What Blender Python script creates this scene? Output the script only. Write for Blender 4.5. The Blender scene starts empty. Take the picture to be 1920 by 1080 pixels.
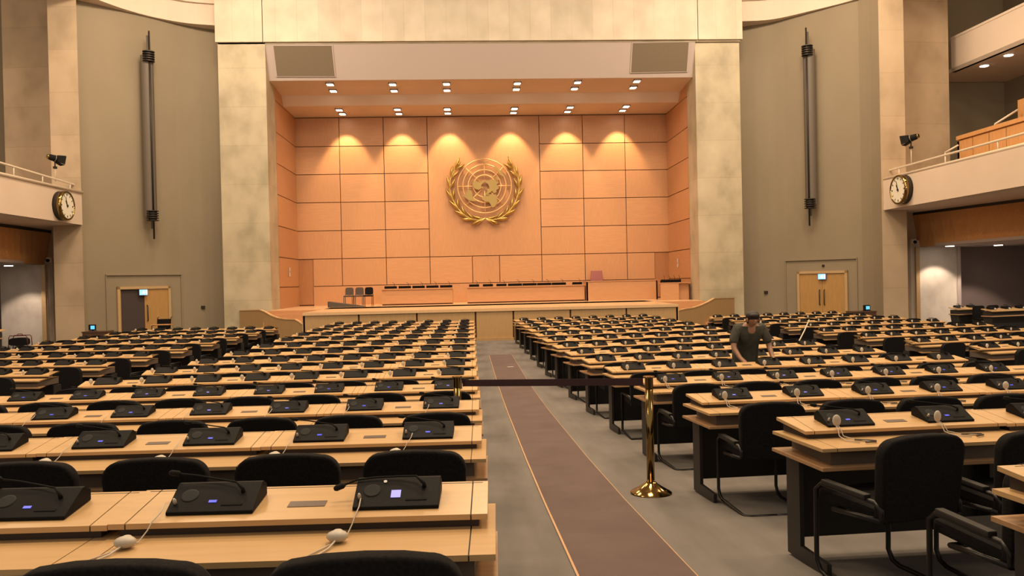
import bpy, bmesh, math, random
import numpy as np
from mathutils import Vector, Matrix
random.seed(7)
SC = bpy.context.scene
COL = SC.collection
PI = math.pi

# ------------------------------------------------------------------ camera
FPX, RHO, PSI, TH, EZ = 1450.0, .022, .0517, -.0087, 2.09
Fv = Vector((math.sin(PSI)*math.cos(TH), math.cos(PSI)*math.cos(TH), math.sin(TH)))
r0 = Vector((math.cos(PSI), -math.sin(PSI), 0)); u0 = r0.cross(Fv)
Uv = u0*math.cos(RHO) + r0*math.sin(RHO); Rv = r0*math.cos(RHO) - u0*math.sin(RHO)
EYE = Vector((0, 0, EZ))
cd = bpy.data.cameras.new('camera'); cam = bpy.data.objects.new('camera', cd); COL.objects.link(cam)
cd.sensor_width = 36; cd.lens = FPX/1920*36; cd.clip_end = 200; cd.clip_start = .05
cam.matrix_world = Matrix(((Rv.x, Uv.x, -Fv.x, 0), (Rv.y, Uv.y, -Fv.y, 0), (Rv.z, Uv.z, -Fv.z, EZ), (0, 0, 0, 1)))
SC.camera = cam

# ------------------------------------------------------------------ light
vs = SC.view_settings
vs.view_transform = 'Standard'; vs.look = 'None'; vs.gamma = 1; vs.use_curve_mapping = False; vs.exposure = 0.27
w = bpy.data.worlds.new('world'); SC.world = w; w.use_nodes = True
w.node_tree.nodes['Background'].inputs[0].default_value = (1, .84, .65, 1)
w.node_tree.nodes['Background'].inputs[1].default_value = .42
WARM = (1, .75, .48)
def area(name, loc, size, power, col=WARM, rot=(0, 0, 0), sy=None, spread=PI):
    l = bpy.data.lights.new(name, 'AREA'); l.energy = power; l.color = col; l.size = size
    if sy: l.shape = 'RECTANGLE'; l.size_y = sy
    l.spread = spread
    o = bpy.data.objects.new(name, l); COL.objects.link(o); o.location = loc; o.rotation_euler = rot; return o
def spot(name, loc, to, power, ang, blend=.4, col=WARM, rad=.06):
    l = bpy.data.lights.new(name, 'SPOT'); l.energy = power; l.color = col; l.spot_size = ang; l.spot_blend = blend; l.shadow_soft_size = rad
    o = bpy.data.objects.new(name, l); COL.objects.link(o); o.location = loc
    o.rotation_euler = (Vector(to)-Vector(loc)).to_track_quat('-Z', 'Y').to_euler(); return o
# hall ceiling fixtures, high above the seats
for x in (-8, .8, 9.6):
    for y in (6, 14, 22):
        area('ceiling_panel_light', (x, y, 15.4), 3.0, 760 if abs(x) < 2 else 480, sy=3.0)
for x in (-14.5, 15.5):
    area('pier_fill_light', (x, 20.5, 15.2), 2.0, 420, sy=2.0)  # added unseen fill that brightens the stone piers and balcony parapets
for x in (-10, 11.5):
    o = area('rear_fill_light', (x*.9, 2.5, 9), 2.2, 520, col=(1, .76, .50), sy=2.2)  # unseen fill added at the rear to lift the wings and lower piers
    o.rotation_euler = (Vector((x*1.45, 28, 2.5))-o.location).to_track_quat('-Z', 'Y').to_euler()
# cove lighting that washes the stone header and the curved walls
area('header_wash_light', (.7, 26.5, 14.8), 16, 235, col=(1, .85, .66), rot=(math.radians(52), 0, 0), sy=1.0)
for x, tx in ((-8.5, -12.6), (10.2, 14.2)):
    o = area('wall_wash_light', (x, 24.5, 14.6), 3.5, 620, col=(1, .78, .54), sy=.8)
    o.rotation_euler = (Vector((tx, 31, 8.5))-o.location).to_track_quat('-Z', 'Y').to_euler()
# stage spots: front row down on the stage, rear row down the panelled wall
for x in (-5.7, -3.12, -.9, 1.95, 4.6, 7.05):
    spot('stage_spot_light', (x, 32.75, 10.28), (x, 33.4, 1.1), 590, math.radians(84), .8, (1, .66, .41))
    spot('wall_spot_light', (x, 35.5, 9.84), (x, 36.45, 7.4), 560, math.radians(66), .5, (1, .68, .34))

# ------------------------------------------------------------------ helpers: pixel rays on real planes
def ray(x, y): return Fv + Rv*((x-960)/FPX) - Uv*((y-540)/FPX)
def atY(x, y, Y): r = ray(x, y); return EYE + r*(Y/r.y)
def atX(x, y, X): r = ray(x, y); return EYE + r*(X/r.x)
def atZ(x, y, Z): r = ray(x, y); return EYE + r*((Z-EZ)/r.z)
def atV(x, y, a, b):
    """hit of a pixel ray with the vertical plane through plan points a and b"""
    n = Vector((b[1]-a[1], a[0]-b[0], 0)); r = ray(x, y)
    return EYE + r*((Vector((a[0], a[1], 0))-EYE).dot(n)/r.dot(n))
def px(p):
    d = Vector(p)-EYE; w_ = d.dot(Fv)
    if w_ < .2: return None
    return 960+FPX*d.dot(Rv)/w_, 540-FPX*d.dot(Uv)/w_
def seen(p, m=70):
    q = px(p); return q is not None and -m < q[0] < 1920+m and -m < q[1] < 1080+m
YT = [-2, .5, 2.5, 4.3, 6.1, 8, 9.8, 11.6, 13.4, 15.2, 17, 60]
HT = [1.15, 1.36, 1.505, 1.638, 1.76, 1.86, 1.93, 2.0, 2.05, 2.08, 2.09, 2.09]
def fz(Y): return EZ - float(np.interp(Y, YT, HT))

# ------------------------------------------------------------------ materials
def mat(name, col, rough=.5, metal=0, emit=None, es=0, spec=.5):
    m = bpy.data.materials.new(name); m.use_nodes = True; b = m.node_tree.nodes['Principled BSDF']
    b.inputs['Base Color'].default_value = (*col, 1); b.inputs['Roughness'].default_value = rough
    b.inputs['Metallic'].default_value = metal; b.inputs['Specular IOR Level'].default_value = spec
    if emit: b.inputs['Emission Color'].default_value = (*emit, 1); b.inputs['Emission Strength'].default_value = es
    return m
def noisy(m, c1, c2, scale=(1, 1, 1), ns=4, detail=5, lo=.35, hi=.65, bump=0, c3=None, coord='Object', bs=None):
    nt = m.node_tree; N = nt.nodes; L = nt.links; b = N['Principled BSDF']
    tc = N.new('ShaderNodeTexCoord'); mp = N.new('ShaderNodeMapping'); mp.inputs['Scale'].default_value = scale
    L.new(tc.outputs[coord], mp.inputs[0])
    n = N.new('ShaderNodeTexNoise'); n.inputs['Scale'].default_value = ns; n.inputs['Detail'].default_value = detail
    L.new(mp.outputs[0], n.inputs['Vector'])
    r = N.new('ShaderNodeValToRGB'); r.color_ramp.elements[0].color = (*c1, 1); r.color_ramp.elements[1].color = (*c2, 1)
    r.color_ramp.elements[0].position = lo; r.color_ramp.elements[1].position = hi
    if c3: e = r.color_ramp.elements.new((lo+hi)/2); e.color = (*c3, 1)
    L.new(n.outputs[0], r.inputs[0]); L.new(r.outputs[0], b.inputs['Base Color'])
    if bump:
        bp = N.new('ShaderNodeBump'); bp.inputs['Strength'].default_value = bump; bp.inputs['Distance'].default_value = .02
        src = n
        if bs: src = N.new('ShaderNodeTexNoise'); src.inputs['Scale'].default_value = bs; L.new(tc.outputs[coord], src.inputs['Vector'])
        L.new(src.outputs[0], bp.inputs['Height']); L.new(bp.outputs[0], b.inputs['Normal'])
    return m
def wood(name, c, d=.80, scale=(1.2, 14, 14), rough=.35, spec=.5):
    m = mat(name, c, rough, spec=spec); return noisy(m, tuple(v*d for v in c), c, scale, 2.2, 6, .3, .7)
def stone(name, c1, c2, c3, s=.55, joints=None, rough=.6):
    m = mat(name, c1, rough); noisy(m, c1, c2, (1, 1, .8), s, 7, .3, .72, c3=c3, bump=.05)
    if joints:
        nt = m.node_tree; N = nt.nodes; L = nt.links; b = N['Principled BSDF']
        src = b.inputs['Base Color'].links[0].from_socket
        tc = N.new('ShaderNodeTexCoord'); sp = N.new('ShaderNodeSeparateXYZ'); L.new(tc.outputs['Object'], sp.inputs[0])
        cb = N.new('ShaderNodeCombineXYZ'); ad = N.new('ShaderNodeMath'); ad.operation = 'ADD'
        L.new(sp.outputs[0], ad.inputs[0]); L.new(sp.outputs[1], ad.inputs[1]); L.new(ad.outputs[0], cb.inputs[0]); L.new(sp.outputs[2], cb.inputs[1])
        br = N.new('ShaderNodeTexBrick'); L.new(cb.outputs[0], br.inputs[0]); br.offset = 0
        br.inputs['Scale'].default_value = 1; br.inputs['Brick Width'].default_value = joints[0]; br.inputs['Row Height'].default_value = joints[1]
        br.inputs['Mortar Size'].default_value = .012; br.inputs['Color1'].default_value = (1, 1, 1, 1); br.inputs['Color2'].default_value = (.86, .87, .86, 1); br.inputs['Mortar'].default_value = (.78, .76, .72, 1)
        mx = N.new('ShaderNodeMix'); mx.data_type = 'RGBA'; mx.blend_type = 'MULTIPLY'; mx.inputs[0].default_value = .75
        L.new(src, mx.inputs[6]); L.new(br.outputs[0], mx.inputs[7]); L.new(mx.outputs[2], b.inputs['Base Color'])
    return m
M = {}
M['desk'] = wood('maple_veneer', (.60, .385, .185), .88, rough=.3)
M['desk_edge'] = wood('maple_edge', (.52, .33, .17), .85)
M['shelf'] = wood('beech_shelf', (.46, .27, .14), .8)
M['seam'] = mat('joint_shadow_gap', (.03, .018, .012), .7)
M['riser'] = mat('dark_riser', (.035, .022, .018), .6)
M['inset'] = mat('grey_brown_laminate', (.10, .075, .06), .5)
M['leg'] = mat('graphite_metal', (.028, .025, .025), .45, .3)
M['modesty'] = mat('black_panel', (.018, .016, .016), .6)
M['plate'] = mat('grey_metal_plate', (.13, .10, .09), .35, .6)
M['console'] = noisy(mat('black_plastic', (.018, .016, .018), .6, spec=.12), (.005, .0047, .0055), (.008, .0075, .0085), ns=180, detail=2)
M['speaker'] = mat('speaker_grille', (.006, .006, .007), .8)
M['display'] = mat('blue_display', (.02, .02, .2), .3, emit=(.10, .14, 1), es=.6)
M['display_bright'] = mat('bright_blue_display', (.1, .1, .3), .3, emit=(.36, .33, 1), es=.95)
M['sticker'] = mat('white_sticker', (.85, .83, .8), .5)
M['mic'] = mat('black_rubber', (.007, .007, .007), .8, spec=.2)
M['ear'] = mat('pale_grey_plastic', (.50, .45, .38), .45)
M['cable'] = mat('pale_cable', (.55, .48, .40), .5)
M['hook'] = mat('dark_ear_hook', (.09, .07, .06), .6)
M['fabric'] = noisy(mat('black_upholstery', (.012, .010, .011), .95, spec=.2), (.005, .0044, .005), (.010, .009, .0095), ns=90, detail=3, bump=.1)
M['tube'] = mat('black_steel_tube', (.012, .011, .012), .35, .4)
M['arm'] = mat('black_arm_pad', (.022, .02, .018), .6, spec=.3)
M['carpet'] = noisy(mat('grey_carpet', (.3, .26, .22), .97, spec=.1), (.150, .138, .131), (.195, .180, .171), (3, .5, 1), 1.6, 8, .3, .7, bump=.15, bs=160)
M['runner'] = noisy(mat('mauve_carpet', (.2, .14, .13), .97, spec=.1), (.125, .092, .090), (.15, .112, .107), (1, 1, 1), 2.2, 8, .3, .7, bump=.15, bs=160)
M['strip'] = mat('brass_strip', (.62, .42, .25), .4, .5)
M['stone'] = stone('travertine', (.33, .285, .195), (.53, .455, .33), (.45, .385, .275), 1.1, (9, 1.55))
M['stone_pier'] = stone('rosy_travertine', (.40, .30, .20), (.56, .43, .30), (.50, .38, .265), .9, (9, 1.55))
M['stone_head'] = stone('pale_travertine', (.50, .43, .33), (.63, .55, .44), (.57, .495, .39), 1.3, (.85, 40))
M['marble'] = stone('clouded_marble', (.42, .37, .33), (.66, .60, .54), (.58, .52, .46), 1.2)
M['olive'] = noisy(mat('olive_plaster', (.2, .17, .12), .8), (.222, .180, .124), (.248, .202, .140), (1, 1, .5), .7, 5, .3, .7)
M['white'] = noisy(mat('cream_plaster', (.62, .54, .46), .7), (.60, .49, .40), (.64, .525, .43), ns=.6)
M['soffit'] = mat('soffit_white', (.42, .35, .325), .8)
M['panelV'] = wood('pear_panel_upright', (.50, .255, .122), .86, (16, 16, 1.0), .42)
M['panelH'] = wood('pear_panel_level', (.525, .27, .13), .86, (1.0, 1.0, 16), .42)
M['panelD'] = wood('pear_panel_dark', (.38, .17, .07), .85, (14, 14, 1), .45)
M['gap'] = mat('panel_gap', (.10, .035, .012), .8)
M['stagefloor'] = wood('stage_floor_maple', (.66, .44, .25), .9, (14, 1, 1), .3)
M['stagefront'] = wood('stage_front_oak', (.44, .285, .135), .85, (14, 14, 1.2), .45)
M['fascia'] = wood('balcony_fascia_wood', (.60, .30, .115), .8, (12, 12, 1), .45)
M['doorwood'] = wood('door_oak', (.42, .24, .085), .82, (10, 10, 1), .4)
M['frame'] = wood('door_frame_oak', (.46, .31, .16), .9)
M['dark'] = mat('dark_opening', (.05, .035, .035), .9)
M['mauvewall'] = mat('mauve_plaster', (.25, .19, .18), .85)
M['gold'] = noisy(mat('gilded_metal', (.55, .40, .13), .32, .85), (.46, .33, .10), (.62, .46, .17), ns=6)
M['goldflat'] = mat('matt_gold', (.33, .235, .085), .5, .4)
M['ring'] = mat('pale_gold_ring', (.66, .40, .17), .4, .2)
M['brass'] = mat('polished_brass', (.27, .185, .07), .12, 1)
M['belt'] = mat('maroon_belt', (.035, .008, .012), .7)
M['grille'] = noisy(mat('grey_brown_grille_cloth', (.16, .12, .085), .9), (.15, .115, .08), (.17, .13, .09), ns=60)
M['lamp'] = mat('lamp_glass', (1, .9, .75), .5, emit=(1, .86, .68), es=14)
M['metal'] = mat('grey_metal', (.20, .18, .165), .4, .5)
M['dkmetal'] = mat('dark_bronze_metal', (.035, .028, .024), .5, .5)
M['sconce'] = mat('frosted_grey_shade', (.11, .09, .072), .6)  # darkened so the colour carries the shadow on the lamp body
M['clock'] = mat('clock_dial', (.72, .68, .58), .5)
M['exit'] = mat('blue_sign_face', (.2, .5, .8), .4, emit=(.16, .42, 1), es=1.3)
M['exitw'] = mat('white_sign_symbol', (.9, .95, 1), .4, emit=(.7, .85, 1), es=1.2)
M['screen'] = mat('blue_lit_screen', (.1, .4, .7), .3, emit=(.08, .40, .85), es=1.2)
M['dkwood'] = wood('dark_walnut', (.10, .05, .03), .8)
M['maroon'] = mat('maroon_leather', (.24, .07, .07), .5)
M['greyfab'] = mat('brown_grey_fabric', (.085, .06, .05), .9)
M['ramp'] = mat('dark_ramp_rubber', (.075, .06, .05), .8)
M['rail'] = mat('cream_rail_paint', (.66, .56, .45), .4)
M['skin'] = mat('skin', (.30, .16, .10), .5)
M['lip'] = mat('lip', (.22, .09, .07), .5)
M['shirt'] = noisy(mat('grey_green_cotton', (.045, .045, .036), .9), (.038, .038, .03), (.06, .058, .046), ns=12)
M['trouser'] = mat('dark_trousers', (.012, .011, .013), .9)
M['hair'] = mat('dark_hair', (.01, .007, .006), .6)
M['redframe'] = mat('dark_red_frame', (.12, .02, .03), .4, .3)
M['paper'] = mat('white_paper', (.8, .74, .66), .7)

# ------------------------------------------------------------------ mesh building
class MB:
    def __init__(s): s.bm = bmesh.new(); s.mi = 0
    def m(s, i): s.mi = i; return s
    def _f(s, fs, sm=False):
        for f in fs: f.material_index = s.mi; f.smooth = sm
    def box(s, x0, x1, y0, y1, z0, z1):
        c = [s.bm.verts.new(p) for p in ((x0, y0, z0), (x1, y0, z0), (x1, y1, z0), (x0, y1, z0), (x0, y0, z1), (x1, y0, z1), (x1, y1, z1), (x0, y1, z1))]
        s._f([s.bm.faces.new([c[i] for i in q]) for q in ((3, 2, 1, 0), (4, 5, 6, 7), (0, 1, 5, 4), (1, 2, 6, 5), (2, 3, 7, 6), (3, 0, 4, 7))]); return s
    def hexa(s, lo, hi):
        """two quads (4 points each) joined into a solid"""
        a = [s.bm.verts.new(p) for p in lo]; b = [s.bm.verts.new(p) for p in hi]; n = len(a)
        fs = [s.bm.faces.new(a[::-1]), s.bm.faces.new(b)] + [s.bm.faces.new((a[i], a[(i+1) % n], b[(i+1) % n], b[i])) for i in range(n)]
        s._f(fs); return s
    def prism(s, pts, z0, z1): return s.hexa([(x, y, z0) for x, y in pts], [(x, y, z1) for x, y in pts])
    def slab(s, pts, n):
        """3-D outline given thickness vector n"""
        n = Vector(n); return s.hexa([tuple(Vector(p)) for p in pts], [tuple(Vector(p)+n) for p in pts])
    def tube(s, pts, r, seg=8, close=False, sm=True):
        pts = [Vector(p) for p in pts]; n = len(pts); rs = r if isinstance(r, (list, tuple)) else [r]*n
        rings = []; prev = None
        for i, p in enumerate(pts):
            if close: t = pts[(i+1) % n]-pts[i-1]
            else: t = pts[min(i+1, n-1)]-pts[max(i-1, 0)]
            t.normalize()
            a = Vector((0, 0, 1)) if abs(t.z) < .9 else Vector((1, 0, 0))
            u = t.cross(a).normalized() if prev is None else (prev-t*prev.dot(t)).normalized()
            prev = u; v = t.cross(u)
            rings.append([s.bm.verts.new(p+(u*math.cos(2*PI*k/seg)+v*math.sin(2*PI*k/seg))*rs[i]) for k in range(seg)])
        fs = []
        for i in range(n if close else n-1):
            A, B = rings[i], rings[(i+1) % n]
            for k in range(seg): fs.append(s.bm.faces.new((A[k], A[(k+1) % seg], B[(k+1) % seg], B[k])))
        s._f(fs, sm)
        if not close: s._f([s.bm.faces.new(rings[0][::-1]), s.bm.faces.new(rings[-1])])
        return s
    def lathe(s, prof, c=(0, 0, 0), seg=24, ax=None, sm=True):
        """profile of (radius, height) turned about an axis through c"""
        q = Vector((0, 0, 1)).rotation_difference(Vector(ax)) if ax else None
        R = []
        for r, h in prof:
            ring = []
            for k in range(seg):
                p = Vector((r*math.cos(2*PI*k/seg), r*math.sin(2*PI*k/seg), h))
                if q: p = q @ p
                ring.append(s.bm.verts.new(p+Vector(c)))
            R.append(ring)
        fs = []
        for i in range(len(R)-1):
            for k in range(seg): fs.append(s.bm.faces.new((R[i][k], R[i][(k+1) % seg], R[i+1][(k+1) % seg], R[i+1][k])))
        s._f(fs, sm); s._f([s.bm.faces.new(R[0][::-1]), s.bm.faces.new(R[-1])]); return s
    def ball(s, c, r, seg=12, sm=True):
        r = r if isinstance(r, (list, tuple)) else (r, r, r)
        v = bmesh.ops.create_uvsphere(s.bm, u_segments=seg, v_segments=max(6, seg//2), radius=1, matrix=Matrix.Translation(c) @ Matrix.Diagonal((*r, 1)))['verts']
        s._f({f for q in v for f in q.link_faces}, sm); return s
    def strip(s, rows, sm=True):
        """grid of points"""
        V = [[s.bm.verts.new(p) for p in r] for r in rows]
        fs = [s.bm.faces.new((V[i][j], V[i][j+1], V[i+1][j+1], V[i+1][j])) for i in range(len(V)-1) for j in range(len(V[0])-1)]
        s._f(fs, sm); return s
    def build(s, name, mats, parent=None, bevel=0):
        bmesh.ops.recalc_face_normals(s.bm, faces=s.bm.faces)
        if bevel:
            bmesh.ops.bevel(s.bm, geom=[e for e in s.bm.edges if len(e.link_faces) == 2 and e.calc_face_angle(0) > .6], offset=bevel, segments=2, affect='EDGES', profile=.6)
        me = bpy.data.meshes.new(name); s.bm.to_mesh(me); s.bm.free()
        for m_ in (mats if isinstance(mats, (list, tuple)) else [mats]): me.materials.append(M[m_] if isinstance(m_, str) else m_)
        o = bpy.data.objects.new(name, me); COL.objects.link(o)
        if parent is not None: o.parent = parent
        return o
def tag(o, label, cat, group=None):
    o['label'] = label; o['category'] = cat
    if group: o['group'] = group
    return o
def thing(name, label, cat, loc=(0, 0, 0), rz=0, group=None):
    o = bpy.data.objects.new(name, None); COL.objects.link(o); o.location = loc; o.rotation_euler = (0, 0, rz)
    o.empty_display_size = .1
    return tag(o, label, cat, group)
def struct(o): o['kind'] = 'structure'; return o
def children(): 
    d = {}
    for o in COL.objects:
        if o.parent: d.setdefault(o.parent.name, []).append(o)
    return d
def dup(root, kids, loc, rz, label, group):
    r = root.copy(); COL.objects.link(r); r.location = loc; r.rotation_euler = (0, 0, rz); r['label'] = label; r['group'] = group
    for ch in kids.get(root.name, ()):
        c = ch.copy(); COL.objects.link(c); c.parent = r
        for g in kids.get(ch.name, ()):
            e = g.copy(); COL.objects.link(e); e.parent = c
    return r
ORD = 'zeroth first second third fourth fifth sixth seventh eighth ninth tenth eleventh twelfth thirteenth fourteenth'.split()

# ================================================================== THE SETTING
# floor: level by the stage, rising gently towards the camera
ys = [-2, -1, .5, 1.5, 2.5, 3.4, 4.3, 5.2, 6.1, 7, 8, 9, 9.8, 10.7, 11.6, 12.5, 13.4, 14.3, 15.2, 17, 22, 27.5, 36, 40]
struct(MB().strip([[(x, y, fz(y)) for x in (-32, -14, 0, 14, 32)] for y in ys]).build('floor', 'carpet'))
rl = lambda y: .575-.0057*y
b = MB()
for i in range(len(ys)-4):
    y0, y1 = ys[i], ys[i+1]
    if y0 >= 27: break
    b.hexa([(rl(y0), y0, fz(y0)), (rl(y0)+.632, y0, fz(y0)), (rl(y1)+.632, y1, fz(y1)), (rl(y1), y1, fz(y1))], [(rl(y0), y0, fz(y0)+.006), (rl(y0)+.632, y0, fz(y0)+.006), (rl(y1)+.632, y1, fz(y1)+.006), (rl(y1), y1, fz(y1)+.006)])
bmesh.ops.remove_doubles(b.bm, verts=b.bm.verts, dist=1e-5)
tag(b.build('carpet_runner', 'runner'), 'long mauve carpet runner down the centre aisle to the stage', 'carpet runner')
for off, nm, wd in ((-.012, 'trim_1', .014), (.632, 'trim_2', .007)):
    b = MB()
    yy = [y for y in ys if y <= 27]
    b.strip([[(rl(y)+off, y, fz(y)+.0075), (rl(y)+off+wd, y, fz(y)+.0075)] for y in yy]); struct(b.build(nm, 'strip'))
p = atZ(957, 679, fz(11)+.008)
tag(MB().box(p.x-.075, p.x+.075, p.y-.02, p.y+.02, fz(p.y)+.006, fz(p.y)+.009).build('paper_slip', 'paper'), 'small white paper slip lying on the mauve carpet runner', 'paper')

# stage pillars, header, soffit, stage ceiling
XL, XR = -8.05, 9.42          # inner faces of the stage opening
struct(MB().box(-9.92, XL, 31.5, 32.9, 0, 12.0).build('wall_pillar_west', 'stone'))
struct(MB().box(XR, 11.28, 31.6, 32.9, 0, 12.0).build('wall_pillar_east', 'stone'))
b = MB()
for x0, x1 in ((-9.98, -8.13), (-8.10, 9.49), (9.52, 11.36)): b.box(x0, x1, 31.4, 32.9, 11.86, 16)
struct(b.build('wall_header', 'stone_head'))
struct(MB().box(-9.9, 11.3, 31.5, 32.9, 11.80, 11.86).build('trim_3', 'stone'))
prof = [(31.5, 11.86), (32.0, 10.46)]
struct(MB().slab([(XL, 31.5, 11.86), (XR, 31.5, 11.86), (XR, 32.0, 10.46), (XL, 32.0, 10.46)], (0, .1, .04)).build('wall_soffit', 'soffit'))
cp = [(32.0, 10.46), (32.9, 10.43), (33.95, 10.33), (34.25, 9.98), (34.3, 9.94), (36.6, 9.92)]
b = MB().strip([[(XL, y, z), (XR, y, z)] for y, z in cp], False)
b.strip([[(XL, y, z+.12), (XR, y, z+.12)] for y, z in cp], False)
struct(b.build('ceiling_stage', 'white'))
def grille(q, label):
    sn = Vector((0, -1.40, -.5)).normalized(); P = []
    for x, y, _ in q:
        r = ray(x, y); P.append(EYE+r*((Vector((0, 31.5, 11.86))-EYE).dot(sn)/r.dot(sn)))
    t = thing('speaker_grille', label, 'grille', (P[0]+P[2])/2, 0, 'soffit speaker grilles'); c = t.location
    MB().slab([v-c for v in P], (0, -.03, -.011)).build('grille_cloth', 'grille', t)
    f_ = MB(); P2 = [v-c for v in P]; ce = sum(P2, Vector())/4; o2 = [ce+(v-ce)*1.035 for v in P2]
    for i in range(4): f_.slab([P2[i], P2[(i+1) % 4], o2[(i+1) % 4], o2[i]], (0, -.04, -.014))
    f_.build('grille_frame', 'soffit', t)
grille([(513, 86, 31.57), (622, 86, 31.57), (628, 143, 32.02), (520, 143, 32.02)], 'dark grey speaker grille in the soffit above the three stage chairs')
grille([(1186, 81, 31.57), (1291, 79, 31.57), (1287, 134, 32.02), (1183, 136, 32.02)], 'dark grey speaker grille in the soffit above the stage lectern')

# stage: platform, panelled walls
ZS = 1.14
b = MB(); b.box(-5.95, 7.4, 27.45, 33, ZS-.10, ZS).box(-8.05, 9.4, 31.2, 37, ZS-.1, ZS)
struct(b.build('floor_stage', 'stagefloor'))
b = MB(); sx = [atY(x, 610, 27.5).x for x in (567, 673, 782, 892, 963, 1070, 1175, 1273)]
b.m(1).box(-5.9, 7.35, 27.58, 30, 0, ZS-.1).m(0)
for i in range(7): b.box(sx[i]+.03, sx[i+1]-.03, 27.5, 27.58, .08 if i == 3 else .0, ZS-.1)
b.box(sx[0], sx[0]+.09, 27.5, 31.4, 0, ZS-.1); b.box(sx[7]-.09, sx[7], 27.5, 31.4, 0, ZS-.1)
b.box(sx[3], sx[4], 27.42, 27.5, 0, .1)
struct(b.build('wall_stage_front', ['stagefront', 'gap']))
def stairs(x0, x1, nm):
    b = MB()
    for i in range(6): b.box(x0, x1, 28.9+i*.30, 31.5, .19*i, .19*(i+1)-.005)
    struct(b.build(nm, 'panelH'))  # orange of the stage light put into the steps' wood colour
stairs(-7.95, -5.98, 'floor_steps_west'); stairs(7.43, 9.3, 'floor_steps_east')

YB = 36.5
colx = [-8.05, -6.03, -3.98, -1.94, 3.33, 5.39, 7.41, 9.42]
rowz = [9.88, 8.56, 7.26, 5.95, 4.635, 3.32, 2.05]
b = MB(); b.m(3).box(-8.3, 9.7, YB+.06, YB+.3, 0, 10.2)
g = .016
k = 0
for r in range(6):
    for c in range(7):
        if c == 3 and r < 5:
            if r == 0: b.m(0).box(colx[3]+g, colx[4]-g, YB, YB+.05, rowz[5]+g, rowz[0])
            continue
        if r == 5 and c in (0, 6):
            a = -7.37 if c == 0 else colx[6]; e = colx[1] if c == 0 else 8.74
            b.m(0).box(a+g, e-g, YB, YB+.05, rowz[6]+g, rowz[5]-g); continue
        if r == 5 and c == 3:
            for a, e, mm in ((colx[3], .049, 1), (.049, 1.331, 0), (1.331, colx[4], 1)): b.m(mm).box(a+g, e-g, YB, YB+.05, rowz[6]+g, rowz[5]-g)
            continue
        k += 1
        b.m((r+c) % 2).box(colx[c]+(g if c else 0), colx[c+1]-(g if c < 6 else 0), YB, YB+.05, rowz[r+1]+g, rowz[r]-(g if r else 0))
b.m(0).box(-7.36, 8.74, YB-.02, YB+.05, 0, rowz[6]-g)
for a, e in ((-8.05, -7.37), (8.74, 9.42)): b.m(2).box(a, e, YB+.04, YB+.1, 1.2, rowz[5]-g)
struct(b.build('wall_stage_back', ['panelV', 'panelH', 'panelD', 'gap']))
for X, nm, sg in ((XL, 'wall_stage_west', -1), (XR, 'wall_stage_east', 1)):
    b = MB()
    x0, x1 = (X-.05, X) if sg < 0 else (X, X+.05)
    b.m(2).box(x0-.2 if sg < 0 else x1, x0 if sg < 0 else x1+.2, 32.85, 36.7, 0, 10.6).m(0)
    for r in range(-1, 7):
        zt = 10.55 if r < 0 else rowz[r]; zb = rowz[r+1] if r < 6 else 0
        b.m(r % 2).box(x0, x1, 32.88, YB+.1, zb+g, zt-(g if r >= 0 else 0))
    struct(b.build(nm, ['panelV', 'panelH', 'gap']))
for (x, y, X, lb) in ((543, 510, XL+.02, 'wood-panelled stage side wall near the three chairs'), (1271, 493, XR-.02, 'wood-panelled stage side wall behind the lectern')):
    p = atX(x, y, X); s = .02 if X < 0 else -.02
    t = thing('wall_plate', 'slim white plate on the '+lb, 'wall plate', p, 0, 'stage wall plates')
    MB().box(min(0, s), max(0, s), -.1, .1, -.2, .2).build('plate_body', 'white', t); MB().box(min(s, 1.5*s), max(s, 1.5*s), -.03, .03, -.03, .03).build('plate_button', 'metal', t)

# curved olive walls each side with cove ring above, stone piers
WL = [(-9.9, 32.85), (-10.6, 32.65), (-11.3, 32.25), (-11.75, 31.88), (-13.85, 29.72), (-14.3, 29.25)]
WR = [(11.27, 32.85), (12.0, 32.62), (12.8, 32.2), (13.25, 31.8), (15.3, 29.55), (15.45, 29.0), (15.5, 28.2)]
def wall_curve(pts, nm, s):
    b = MB(); th = .35
    pts = smooth(pts[:4], 6)[:-1]+[pts[3]]+smooth(pts[4:], 3) if len(pts) > 5 else pts
    for i in range(len(pts)-1):
        (x0, y0), (x1, y1) = pts[i], pts[i+1]; n = Vector((y1-y0, x0-x1, 0)).normalized()*th*s
        b.hexa([(x0, y0, 0), (x1, y1, 0), (x1+n.x, y1+n.y, 0), (x0+n.x, y0+n.y, 0)], [(x0, y0, 14), (x1, y1, 14), (x1+n.x, y1+n.y, 14), (x0+n.x, y0+n.y, 14)])
    return struct(b.build(nm, 'olive'))
CL = [(-9.6, 32.25), (-10.08, 32.2), (-11.42, 31.79), (-12.65, 30.73), (-13.49, 29.3), (-14.1, 27.6), (-14.4, 25.5)]
CR = [(11.0, 32.05), (11.49, 31.98), (12.8, 31.73), (14.11, 30.61), (15.12, 29.55), (15.9, 28.2), (16.4, 26)]
def smooth(pts, n=5):
    out = []
    P = [Vector((*pts[0], 0))]+[Vector((*p, 0)) for p in pts]+[Vector((*pts[-1], 0))]
    for i in range(1, len(P)-2):
        for j in range(n):
            t = j/n; a, b_, c, d = P[i-1:i+3]
            out.append(.5*((2*b_)+(c-a)*t+(2*a-5*b_+4*c-d)*t*t+(3*b_-a-3*c+d)*t**3))
    out.append(P[-2]); return [(v.x, v.y) for v in out]
wall_curve(WL, 'wall_west', 1); wall_curve(WR, 'wall_east', -1)
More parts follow.
